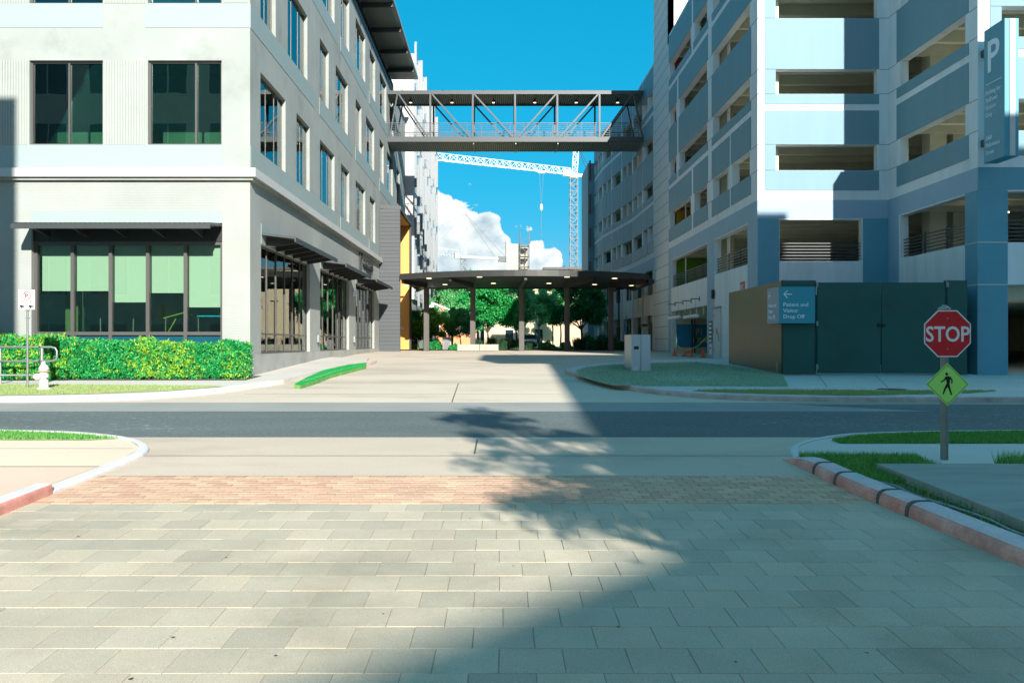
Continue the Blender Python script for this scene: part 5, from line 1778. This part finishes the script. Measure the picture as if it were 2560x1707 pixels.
czs = .115
sp = plate(octa(.305, syy, sxx, czs), .003, 'stop_plate', SILV, ss)
plate(octa(.289, syy - .002, sxx, czs), .0015, 'red_face', REDS, sp)
text("STOP", .278, (sxx, syy - .0035, czs - .1), FACE_CAM, SILV, sp, 'lettering', ext=.0008, bold=.0045, align='CENTER', sx=.86)
for dz in (.2, -.2):
    MB().lathe([(.010, 0), (.009, .006)], (sxx, syy - .002, czs + dz), 8, axis=(0, -1, 0)).build('bolt', GALV, sp)
dzc = -.545
r_ = .283
dia = lambda r, y: [(sxx - r, y, dzc), (sxx, y, dzc - r), (sxx + r, y, dzc), (sxx, y, dzc + r)]
dp = plate(dia(r_, syy), .003, 'diamond_plate', SIGNG, ss)
b = MB()
pts1, pts2 = dia(r_ - .018, syy - .0015), dia(r_ - .026, syy - .0015)
for i in range(4):
    j = (i + 1) % 4
    b.poly([pts1[i], pts1[j], pts2[j], pts2[i]])
b.build('border_line', BLACK, dp)
# walking figure
b = MB()
yy = syy - .0025
def limb(p, q, w0, w1):
    p, q = Vector((p[0], 0, p[1])), Vector((q[0], 0, q[1]))
    d = (q - p).normalized(); s = Vector((-d.z, 0, d.x))
    b.poly([(sxx + v.x, yy, dzc + v.z) for v in (p + s * w0, q + s * w1, q - s * w1, p - s * w0)])
b.poly([(sxx - .012 + .019 * math.cos(a * .52), yy, dzc + .134 + .019 * math.sin(a * .52)) for a in range(12)])
b.poly([(sxx + x, yy, dzc + z) for x, z in ((-.022, .105), (.018, .108), (.036, .085), (.030, .03), (.022, -.012), (-.014, -.012), (-.012, .03), (-.028, .075))])
limb((-.018, .095), (-.044, .055), .012, .009)
limb((-.044, .055), (-.088, .030), .009, .007)
limb((.028, .095), (.058, .055), .012, .009)
limb((.058, .055), (.055, .010), .009, .007)
limb((-.002, -.005), (-.035, -.062), .017, .012)
limb((-.035, -.062), (-.058, -.13), .012, .008)
limb((.010, -.005), (.028, -.065), .017, .012)
limb((.028, -.065), (.052, -.138), .012, .009)
b.build('walking_figure', BLACK, dp)
for dz in (.225, -.225):
    MB().lathe([(.009, 0), (.008, .006)], (sxx, syy - .002, dzc + dz), 8, axis=(0, -1, 0)).build('bolt', GALV, dp)

# no parking sign
nx, ny = -11.83, 21.3
nz = -D(ny) + .12
ns = thing('no_parking_sign', 'white no parking tow away sign on a thin galvanised post by the hydrant', 'street sign', (nx, ny, nz))
MB().tube([(nx, ny + .03, nz - .1), (nx, ny + .03, 1.3)], .026, 10).build('post', GALV, ns)
npz = MB().box(nx - .203, nx + .203, ny - .004, ny, .825, 1.315).build('sign_plate', WHITEM, ns)
b = MB()
ins = .012
for (a0, a1, c0, c1) in ((-.19, .19, 1.297, 1.303), (-.19, .19, .837, .843), (-.19, -.184, .843, 1.297), (.184, .19, .843, 1.297), (-.184, .184, .965, .971)):
    b.box(nx + a0, nx + a1, ny - .006, ny - .0045, c0, c1)
b.build('border_line', BLACK, npz)
text("P", .15, (nx - .045, ny - .006, 1.115), FACE_CAM, BLACK, npz, 'lettering', ext=.001, bold=.004)
b = MB()
for k in range(24):
    a0, a1 = k * math.pi / 12, (k + 1) * math.pi / 12
    b.poly([(nx + r * math.cos(a), ny - .0085, 1.165 + r * math.sin(a)) for r, a in ((.108, a0), (.108, a1), (.088, a1), (.088, a0))])
b.poly([(nx - .075, ny - .009, 1.225), (nx - .061, ny - .009, 1.239), (nx + .075, ny - .009, 1.105), (nx + .061, ny - .009, 1.091)])
b.poly([(nx - .13, ny - .009, 1.012), (nx - .09, ny - .009, 1.03), (nx - .09, ny - .009, 1.018), (nx + .09, ny - .009, 1.018), (nx + .09, ny - .009, 1.03), (nx + .13, ny - .009, 1.012),
        (nx + .09, ny - .009, .994), (nx + .09, ny - .009, 1.006), (nx - .09, ny - .009, 1.006), (nx - .09, ny - .009, .994)])
b.build('red_prohibition_mark', mat('sign_red', (.65, .03, .02), .4), npz)
for s_ in (-1, 1):
    b = MB()
    cx = nx + s_ * .11
    b.poly([(cx - .06, ny - .006, .88), (cx + .06, ny - .006, .88), (cx + .065, ny - .006, .915), (cx, ny - .006, .925), (cx - .05, ny - .006, .945), (cx - .06, ny - .006, .93)])
    b.poly([(cx - .012 + .02 * math.cos(a * .6), ny - .0075, .872 + .02 * math.sin(a * .6)) for a in range(10)])
    b.build('tow_pictogram', BLACK, npz)
for zz_ in (.79, .6):
    MB().box(nx - .05, nx + .05, ny - .0, ny + .06, zz_, zz_ + .02).build('clamp', GALV, ns)

# hydrant
hx, hy = -11.19, 20.9
hz = -D(hy) + .12
hy_ = thing('fire_hydrant', 'silver painted fire hydrant standing in the dry grass', 'fire hydrant', (hx, hy, hz))
MB().lathe([(.17, -.03), (.17, .03), (.105, .04), (.10, .40), (.105, .42)], (hx, hy, hz), 18).build('barrel', HYDR, hy_, smooth=True)
MB().lathe([(.14, 0), (.14, .03)], (hx, hy, hz + .421), 18).build('flange', mat('rust_stained_flange', (.42, .32, .20), .7), hy_)
MB().lathe([(.12, 0), (.115, .07), (.08, .13), (.035, .16), (.035, .22), (.0, .225)], (hx, hy, hz + .452), 18).build('bonnet', HYDR, hy_, smooth=True)
MB().lathe([(.085, .08), (.085, .17), (.07, .20), (.03, .21), (.03, .24)], (hx - .02, hy, hz + .30), 14, axis=(-.6, -.8, 0)).build('hose_cap', HYDR, hy_, smooth=True)
MB().lathe([(.05, .08), (.05, .16), (.02, .17)], (hx, hy, hz + .32), 12, axis=(.8, -.6, 0)).build('hose_cap', HYDR, hy_, smooth=True)

# handrail
hr = thing('handrail', 'looped galvanised pipe handrail on the sidewalk before the hedge', 'railing', (-12.5, 22.5, -1.1))
ry = 22.5
rz = -D(ry) + .11
loop = [(-20, ry, -.12), (-11.85, ry, -.12), (-11.74, ry, -.15), (-11.70, ry, -.23), (-11.70, ry, -.39), (-11.74, ry, -.46), (-11.85, ry, -.49), (-20, ry, -.49)]
MB().tube(loop, .027, 8).build('rail_loop', GALV, hr, smooth=True)
MB().tube([(-20, ry, -.86), (-12.15, ry, -.86)], .024, 8).build('lower_rail', GALV, hr, smooth=True)
for x in (-12.12, -13.22, -15.0, -17.0):
    MB().tube([(x, ry + .04, rz - .1), (x, ry + .04, -.10)], .045 if x > -12.5 else .03, 8).build('post', GALV, hr)

# utility cabinet
cz0 = -D(27.3) + .12
uc = thing('utility_cabinet', 'brushed steel utility cabinet standing on the shaded grass island', 'cabinet', (4.5, 27.8, cz0))
MB().box(4.18, 4.475, 27.1, 28.6, cz0 - .05, .24).box(4.485, 4.785, 27.1, 28.6, cz0 - .05, .24).build('cabinet_body', STEEL, uc)
MB().box(4.17, 4.795, 27.09, 28.61, .243, .255).build('top_lid', STEEL, uc)
MB().box(4.26, 4.41, 27.088, 27.098, -.22, -.12).build('vent_grille', BLACK, uc)
MB().box(4.24, 4.40, 27.085, 27.098, -.90, -.76).build('door_label', mat('pale_metal_plate', (.55, .57, .58), .5), uc)
MB().box(4.476, 4.484, 27.09, 27.11, cz0, .24).build('door_seam', BLACK, uc)

# cones, chain, clearance tubes at the garage entry
GRP = 'small orange cones in the blocked garage entry'
cspec = [(1686.2, 41.6), (1711, 41.1), (1727.6, 40.5), (1757.2, 39.6)]
clabel = ['orange traffic cone farthest left in the blocked garage entry', 'second orange cone from the left under the sagging chain',
          'orange cone directly below the lowest point of the yellow chain', 'orange traffic cone farthest right beside the garage notices']
c0 = None
for i, (cx, cy) in enumerate(cspec):
    x = (cx - 1250) * cy / 2130
    z = -D(cy) + .02
    if c0 is None:
        c0 = thing('traffic_cone', clabel[0], 'traffic cone', (x, cy, z), GRP)
        MB().lathe([(.088, 0), (.075, .06), (.025, .37), (.018, .40), (.0, .40)], (x, cy, z + .02), 14).build('cone_body', ORNG, c0, smooth=False)
        MB().box(x - .13, x + .13, cy - .13, cy + .13, z, z + .02).build('base', BLACK, c0)
        cone_children = [o for o in COL.objects if o.parent == c0]
    else:
        c = c0.copy(); COL.objects.link(c)
        c.location = (x, cy, z); c['label'] = clabel[i]
        for ch in cone_children:
            d = ch.copy(); COL.objects.link(d); d.parent = c
pts = []
for k in range(25):
    t = k / 24
    y = 39.2 + t * (47.5 - 39.2)
    xz = 4 * (t - .5) ** 2
    pts.append((9.50, y, -.36 + xz * (.60 if t < .5 else .66)))
tag(MB().tube(pts, .022, 6).build('barrier_chain', YCH, None, smooth=True), 'yellow green plastic chain sagging across the garage entry', 'chain')
for i, (ya, yb, zc, lab) in enumerate(((44.4, 47.4, 1.34, 'white height clearance tube hanging at the far end of the garage entry'), (40.4, 43.2, 1.27, 'white height clearance tube hanging at the near end of the garage entry'))):
    t = thing('clearance_bar', lab, 'clearance bar', (9.3, ya, zc), 'white clearance tubes over the garage entry')
    MB().lathe([(.085, 0), (.085, yb - ya)], (9.35, ya, zc), 14, axis=(0, 1, 0)).build('tube', WHITEM, t, smooth=False)
    for yq in (ya + .35, yb - .5):
        MB().tube([(9.35, yq, zc + .09), (9.35, yq, 2.08)], .008, 5).lathe([(.03, 0), (.03, .08)], (9.35, yq, zc + .09), 8).build('hanger', GALV, t)

# bench blocks, bin, lamps beyond
for i, (x0, x1, lab) in enumerate(((-2.68, -1.30, 'left weathered concrete bench block at the edge of the drop-off'), (-1.28, -.10, 'right weathered concrete bench block before the ornamental grass'))):
    t = thing('bench_block', lab, 'bench', ((x0 + x1) / 2, 53.9, -.56), 'bench blocks under the canopy')
    MB().box(x0, x1, 53.6, 54.2, -.53, -.12).build('seat_block', TIMBER, t, bevel=.01)
    MB().box(x0 + .06, x1 - .06, 53.68, 54.12, -.60, -.531).build('plinth', BLACK, t)
tb = thing('trash_bin', 'round grey slatted steel litter bin beside the bench blocks', 'bin', (-3.62, 58, -.54))
MB().lathe([(.26, .03), (.26, .82)], (-3.62, 58, -.54), 20).build('liner', DARKST, tb)
b = MB()
for k in range(28):
    a = k * 2 * math.pi / 28
    cx, cy = -3.62 + .285 * math.cos(a), 58 + .285 * math.sin(a)
    b.bar((cx, cy, -.52), (cx, cy, .33), .035, .02)
b.build('slats', GALV, tb)
for zz_ in (-.53, .33):
    MB().lathe([(.31, 0), (.31, .05), (.25, .055)], (-3.62, 58, zz_), 20).build('ring', GALV, tb)
rb = thing('receptacle', 'black round topped receptacle beside the ochre portal wall', 'bin', (-6.2, 61.5, -.5))
MB().box(-6.55, -5.95, 61.3, 61.9, -.55, .2).lathe([(.30, 0), (.30, .6)], (-6.25, 61.3, .2), 16, axis=(0, 1, 0)).build('body', BLACK, rb)
MB().box(-6.45, -6.1, 61.25, 61.298, .05, .2).build('plate', GALV, rb)


def lamp(label, x, y, h):
    z0 = -D(y)
    t = thing('lamp_post', label, 'street lamp', (x, y, z0), 'dark lamp posts beyond the canopy')
    MB().tube([(x, y, z0 - .1), (x, y, z0 + h)], .06, 8).build('pole', DARKST, t)
    MB().box(x - .30, x + .34, y - .16, y + .16, z0 + h, z0 + h + .10).build('lamp_head', DARKST, t)
    MB().lathe([(.12, 0), (.12, .2)], (x, y, z0), 8).build('base', DARKST, t)


lamp('dark lamp post between the middle and right canopy posts beside the path', 4.65, 75, 4.1)
lamp('thin dark lamp post nearest the garage wall right of the last canopy post', 8.3, 59.5, 4.2)

# parked car
cx, cyy = 3.35, 98
cz_ = -.5
ca = thing('parked_car', 'grey car parked nose on behind the ornamental grass', 'car', (cx, cyy, cz_))
prof = [(0, .35), (.1, .75), (1.1, .95), (1.75, 1.42), (3.3, 1.45), (4.3, 1.0), (4.45, .5), (4.4, .3), (0, .3)]
b = MB()
L_ = [(cx - .9, cyy + a, cz_ + z) for a, z in prof]
R_ = [(cx + .9, cyy + a, cz_ + z) for a, z in prof]
b.poly(L_); b.poly(R_[::-1])
for i in range(len(prof)):
    j = (i + 1) % len(prof)
    b.poly([L_[i], L_[j], R_[j], R_[i]])
b.build('body', CARP, ca, bevel=.03)
MB().box8([(cx - .78, cyy + 1.12, cz_ + 1.0), (cx + .78, cyy + 1.12, cz_ + 1.0), (cx + .78, cyy + 1.22, cz_ + 1.0), (cx - .78, cyy + 1.22, cz_ + 1.0),
           (cx - .68, cyy + 1.66, cz_ + 1.38), (cx + .68, cyy + 1.66, cz_ + 1.38), (cx + .68, cyy + 1.76, cz_ + 1.38), (cx - .68, cyy + 1.76, cz_ + 1.38)]).build('windscreen', DGLASS, ca)
for s_ in (-1, 1):
    MB().box(cx + s_ * .7 - .17, cx + s_ * .7 + .17, cyy - .01, cyy + .05, cz_ + .58, cz_ + .72).build('headlight', SILV, ca)
    for yq in (.85, 3.5):
        w_ = MB().lathe([(.33, -.1), (.33, .1)], (cx + s_ * .82, cyy + yq, cz_ + .33), 16, axis=(1, 0, 0)).build('wheel', RUBBER, ca)
MB().box(cx - .5, cx + .5, cyy - .01, cyy + .04, cz_ + .42, cz_ + .54).build('grille', BLACK, ca)

# ================================================================== PLANTS
def hedge(name, label, x0, x1, y0, y1, z0, z1, n, seed, yellow=.3, ls=.038):
    rng = np.random.default_rng(seed)
    t = thing(name, label, 'hedge', ((x0 + x1) / 2, y0, z0), 'clipped hedges before the office windows')
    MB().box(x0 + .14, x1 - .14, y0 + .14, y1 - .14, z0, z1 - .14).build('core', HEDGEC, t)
    k = 11
    nc = n // k
    u = rng.uniform(size=(nc, 3))
    face = rng.choice(3, nc, p=[.60, .28, .12])
    lump = lambda x, z: np.sin(x * 5.1 + seed) * .04 + np.sin(x * 11 + z * 9) * .035 + np.sin(z * 7 + x * 3) * .05
    Cc = np.empty((nc, 3))
    Cc[:, 0] = np.where(face == 2, np.where(u[:, 0] > .5, x0, x1), x0 + (x1 - x0) * u[:, 0])
    Cc[:, 1] = np.where(face == 0, y0 + rng.uniform(-.01, .16, nc), y0 + (y1 - y0) * u[:, 1])
    Cc[:, 2] = np.where(face == 1, z1 + rng.uniform(-.10, .03, nc), z0 + .04 + (z1 - z0 - .04) * u[:, 2])
    lp = lump(Cc[:, 0], Cc[:, 2])
    Cc[:, 1] -= np.where(face == 0, lp, 0)
    Cc[:, 2] += np.where(face == 1, lp * .8, 0)
    tz = np.clip((Cc[:, 2] - (z1 - .2)) / .2, 0, 1)
    Cc[:, 1] += np.where(face == 0, tz ** 2 * .14, 0)
    patch = np.sin(Cc[:, 0] * 1.9 + 1.0) + .5 * np.sin(Cc[:, 0] * 5.3 + Cc[:, 2] * 3)
    tip = rng.uniform(size=nc) < np.clip(yellow * (1 + .9 * patch), .02, .9) * .55
    Cc[:, 1] -= np.where(tip & (face == 0), .045, 0)
    Cc[:, 2] += np.where(tip, .02, 0)
    P = np.repeat(Cc, k, axis=0) + rng.normal(size=(nc * k, 3)) * np.array([.034, .030, .032])
    mi = (np.repeat(tip, k) & (rng.uniform(size=nc * k) < .8)).astype(int)
    U, V = rand_axes(rng, len(P), ls)
    U[:, 2] = np.abs(U[:, 2]) + .25 * ls
    quads_mesh('foliage', P, U, V * .8, None, t, mats=[HEDGE, HEDGET], mi=mi)
    # stems showing at the foot
    b = MB()
    for k in range(int((x1 - x0) * 5)):
        x = x0 + .1 + k * .2 + rng.uniform(-.05, .05)
        b.tube([(x, y0 + .12, z0 - .03), (x + rng.uniform(-.06, .06), y0 + .15, z0 + .25)], .010, 4)
    b.build('stems', BARK, t)['kind'] = 'stuff'
    return t


hb0 = -D(24.2) + .12
hedge('hedge', 'long clipped green hedge with yellow new leaves under the blinds', -12.55, -9.95, 23.95, 24.85, hb0, .0, 26000, 21)
hedge('hedge', 'yellow speckled hedge nearest the building corner', -9.98, -7.25, 24.0, 24.8, hb0, -.06, 27000, 22, yellow=.55)
hedge('hedge', 'short hedge block behind the hydrant and handrail loop', -14.15, -12.5, 23.75, 24.6, hb0, .12, 17000, 23, yellow=.3)
hedge('hedge', 'shaded dark hedge at the left edge behind the handrail', -18.5, -14.1, 24.0, 24.9, hb0, .14, 20000, 24, yellow=.08, ls=.04)

TG_ = 'trees beyond the canopy'
zb = -.5
tree('shade_tree', 'large bright green tree in the middle left gap of the canopy', -1.0, 68.5, zb, 1.3,
     [(-.9, 0, 3.4, 1.6, 1.5, 1.5), (.6, .2, 3.5, 1.7, 1.5, 1.6), (-.2, -.4, 4.9, 1.7, 1.5, 1.4), (.9, 0, 2.5, 1.2, 1.1, .8), (-1.1, 0, 2.4, 1.0, 1.0, .7)], 34000, .085, LEAFB, 31, group=TG_)
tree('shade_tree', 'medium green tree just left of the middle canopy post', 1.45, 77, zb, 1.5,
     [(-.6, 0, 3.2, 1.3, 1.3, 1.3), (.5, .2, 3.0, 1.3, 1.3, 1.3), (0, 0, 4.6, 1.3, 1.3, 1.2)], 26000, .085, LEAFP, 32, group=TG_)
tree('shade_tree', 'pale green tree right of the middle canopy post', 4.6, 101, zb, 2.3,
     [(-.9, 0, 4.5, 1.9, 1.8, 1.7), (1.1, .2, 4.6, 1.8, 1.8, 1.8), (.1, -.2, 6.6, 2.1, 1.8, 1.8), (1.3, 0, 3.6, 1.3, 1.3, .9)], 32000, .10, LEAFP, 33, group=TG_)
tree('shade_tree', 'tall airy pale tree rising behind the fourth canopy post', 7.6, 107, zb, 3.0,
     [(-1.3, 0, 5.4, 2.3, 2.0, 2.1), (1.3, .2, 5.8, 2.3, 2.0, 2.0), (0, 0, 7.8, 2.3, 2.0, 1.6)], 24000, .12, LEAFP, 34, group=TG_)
tree('shade_tree', 'dense dark tree in front of the garage under the right of the canopy', 6.3, 66, zb, 1.5,
     [(-1.2, 0, 3.4, 1.6, 1.5, 1.4), (.5, .0, 3.6, 1.6, 1.5, 1.5), (-.5, -.3, 4.9, 1.6, 1.4, 1.2), (.9, 0, 2.7, 1.3, 1.2, .8), (-1.5, 0, 2.5, 1.0, 1.0, .7)], 36000, .075, LEAFD, 35, group=TG_)
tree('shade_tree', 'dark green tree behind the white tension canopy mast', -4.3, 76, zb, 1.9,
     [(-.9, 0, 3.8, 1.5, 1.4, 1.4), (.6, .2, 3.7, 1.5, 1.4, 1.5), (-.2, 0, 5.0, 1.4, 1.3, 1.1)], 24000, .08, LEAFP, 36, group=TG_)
tree('small_tree', 'yellow green small tree in front of the white tension canopy', -5.1, 62.5, zb, .9,
     [(0, 0, 2.4, .9, .8, 1.0), (-.6, 0, 1.5, .9, .8, .9), (.6, .1, 1.6, .8, .8, .8)], 16000, .06, LEAFY, 37, group=TG_, trunk_r=.07, clump=.25)
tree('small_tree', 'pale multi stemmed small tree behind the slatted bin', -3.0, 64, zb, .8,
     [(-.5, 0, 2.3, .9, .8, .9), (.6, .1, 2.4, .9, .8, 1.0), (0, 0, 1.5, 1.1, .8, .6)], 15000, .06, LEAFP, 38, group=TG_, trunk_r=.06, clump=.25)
tree('small_tree', 'dark slim tree close behind the ochre portal wall', -6.55, 63.5, zb, .9,
     [(0, 0, 2.0, .8, .7, .9), (.4, .1, 1.3, .7, .7, .6)], 9000, .06, LEAFD, 39, group=TG_, trunk_r=.06, clump=.25)
tree('shade_tree', 'bright tree seen through the open garage ground floor', 13.0, 66, -.6, 1.2, [(0, 0, 2.6, 1.6, 1.4, 1.3), (1.2, 0, 2.2, 1.3, 1.2, 1.0)], 9000, .1, LEAFB, 40, group=TG_)
# low planting
for i, (x, y, r, h, m_, lab) in enumerate((
        (-4.55, 58.5, .75, .75, LEAFB, 'bright leafy clump between first canopy post and bin'),
        (-3.05, 57.5, .35, .40, LEAFB, 'small bright green tuft right of the slatted bin'),
        (-6.0, 59.6, .25, .4, LEAFY, 'tiny yellow green shrub by the portal foot'),
        (6.2, 59.5, .9, 1.0, LEAFD, 'dark rounded shrub left of the last canopy post'),
        (7.5, 60.5, .9, 1.05, LEAFD, 'dark shrub behind the last canopy post'),
        (8.5, 58.8, .5, .6, LEAFD, 'low dark plant at the foot of the garage wall'),
        (4.6, 58.6, .45, .5, LEAFB, 'small bright plant left of the fourth canopy post'),
        (3.4, 62, .6, .55, LEAFP, 'grey green shrub beside the far path'))):
    shrub('shrub', lab, 'shrub', x, y, -D(y), r, r * .8, h, 4500, .05, m_, 50 + i, 'shrubs around the drop-off')
# strap leaved ornamental grasses
def strap(label, x, y, r, h, n, m_, seed):
    rng = np.random.default_rng(seed)
    t = thing('ornamental_grass', label, 'grass clump', (x, y, -D(y)), 'ornamental grass clumps behind the benches')
    b = MB()
    z0 = -D(y)
    for k in range(n):
        a = rng.uniform(0, 6.28); rr = rng.uniform(.2, 1) * r
        bx, by = x + rng.uniform(-.35, .35) * r, y + rng.uniform(-.35, .35) * r
        hh = h * rng.uniform(.6, 1.1)
        w = .018
        s = Vector((-math.sin(a), math.cos(a), 0)) * w
        p0 = Vector((bx, by, z0)); p1 = p0 + Vector((math.cos(a) * rr * .4, math.sin(a) * rr * .4, hh * .75)); p2 = p0 + Vector((math.cos(a) * rr, math.sin(a) * rr, hh * rng.uniform(.7, 1)))
        b.poly([p0 - s, p0 + s, p1 + s * .8, p1 - s * .8]); b.poly([p1 - s * .8, p1 + s * .8, p2])
    b.build('leaf_mass', m_, t)


GRS = mat('strap_leaf', (.04, .13, .05), .6, transl=.25, rnd=.15)
for i, (x, y, r, h, lab) in enumerate(((-1.5, 57.5, .7, 1.0, 'dark grass clump behind the left bench block'), (-.6, 58.5, .8, 1.0, 'grass clump behind the right bench block'), (.35, 57.6, .8, .95, 'grass clump in the gap left of the middle post'),
                                       (1.0, 59.0, .9, .9, 'grass clump right behind the middle canopy post'), (2.0, 58.4, .8, .7, 'low grass clump right of the middle canopy post'), (.0, 56.3, .45, .6, 'pale spiky plant at the end of the benches'),
                                       (5.4, 58.2, .9, 1.0, 'dark strappy clump right of the fourth canopy post'), (6.9, 57.9, .7, .8, 'strappy clump before the dark shrubs'))):
    strap(label=lab, x=x, y=y, r=r, h=h, n=260, m_=GRS, seed=70 + i)

# ================================================================== BEHIND THE CAMERA (they throw the shadows and fill the reflections)
def office_behind(label, pts, z1, cx, cy, frames):
    t = thing('neighbouring_building', label, 'building', (cx, cy, -2.6))
    MB().prism(pts, -2.7, z1).build('wall', mat('neighbour_stucco', (.74, .76, .66), .9, var=.05), t)
    for F, Ln in frames:
        n = int(Ln / 3.6)
        for k in range(n):
            for r in range(5):
                z = -1.2 + 4.0 * r
                if z + 2.6 < z1:
                    f = MB().fb(F, k * 3.6 + .6, k * 3.6 + 3.0, z, z + 2.4, .002, .06).build('window', SILV, t)
                    MB().fb(F, k * 3.6 + .7, k * 3.6 + 1.75, z + .1, z + 2.3, .061, .07).fb(F, k * 3.6 + 1.85, k * 3.6 + 2.9, z + .1, z + 2.3, .061, .07).build('pane', mat('neighbour_glass', (.16, .26, .24), .15), f)
    return t


A_ = [(13.15, 0), (13.15, -35.2), (5.4, -44.3), (0, -50.1), (40, -50.1), (40, 0)]
nb_ = office_behind('neighbouring office block to the right behind the viewpoint', A_, 17.9, 25, -25, [(Fr((40, 0), (-1, 0), (0, 1)), 27), (Fr((13.15, 0), (0, -1), (-1, 0)), 34)])
MB().box(11.3, 19.6, -7, -.02, 18.1, 19.6).build('roof_slab', GCONC, nb_)
MB().box(14, 19, -6.5, -.5, 17.9, 18.1).build('slab_plinth', GCONC, nb_)
office_behind('neighbouring office block to the left behind the viewpoint', [(-7.3, 0), (-40, 0), (-40, -45), (-7.3, -45)], 19.1, -24, -22, [(Fr((-7.3, 0), (-1, 0), (0, 1)), 32), (Fr((-7.3, -45), (0, 1), (1, 0)), 45)])
tree('street_tree', 'street tree behind the viewpoint whose shadow dapples the paving', 5.5, -6, -2.0, 5.4,
     [(-.85, 0, 7.2, .55, .7, .38), (-.25, .2, 7.0, .5, .7, .36), (.15, 0, 7.6, .5, .7, .42), (-.4, -.2, 8.5, .7, .8, .55), (.1, .1, 9.7, .75, .8, .55), (.5, .1, 10.9, .7, .8, .5), (-.1, .1, 10.6, .5, .6, .4), (.70, 0, 8.6, .45, .6, .42), (.85, .1, 9.6, .5, .6, .5)], 10500, .055, LEAFB, 90, trunk_r=.10, clump=.26, nclump=11)
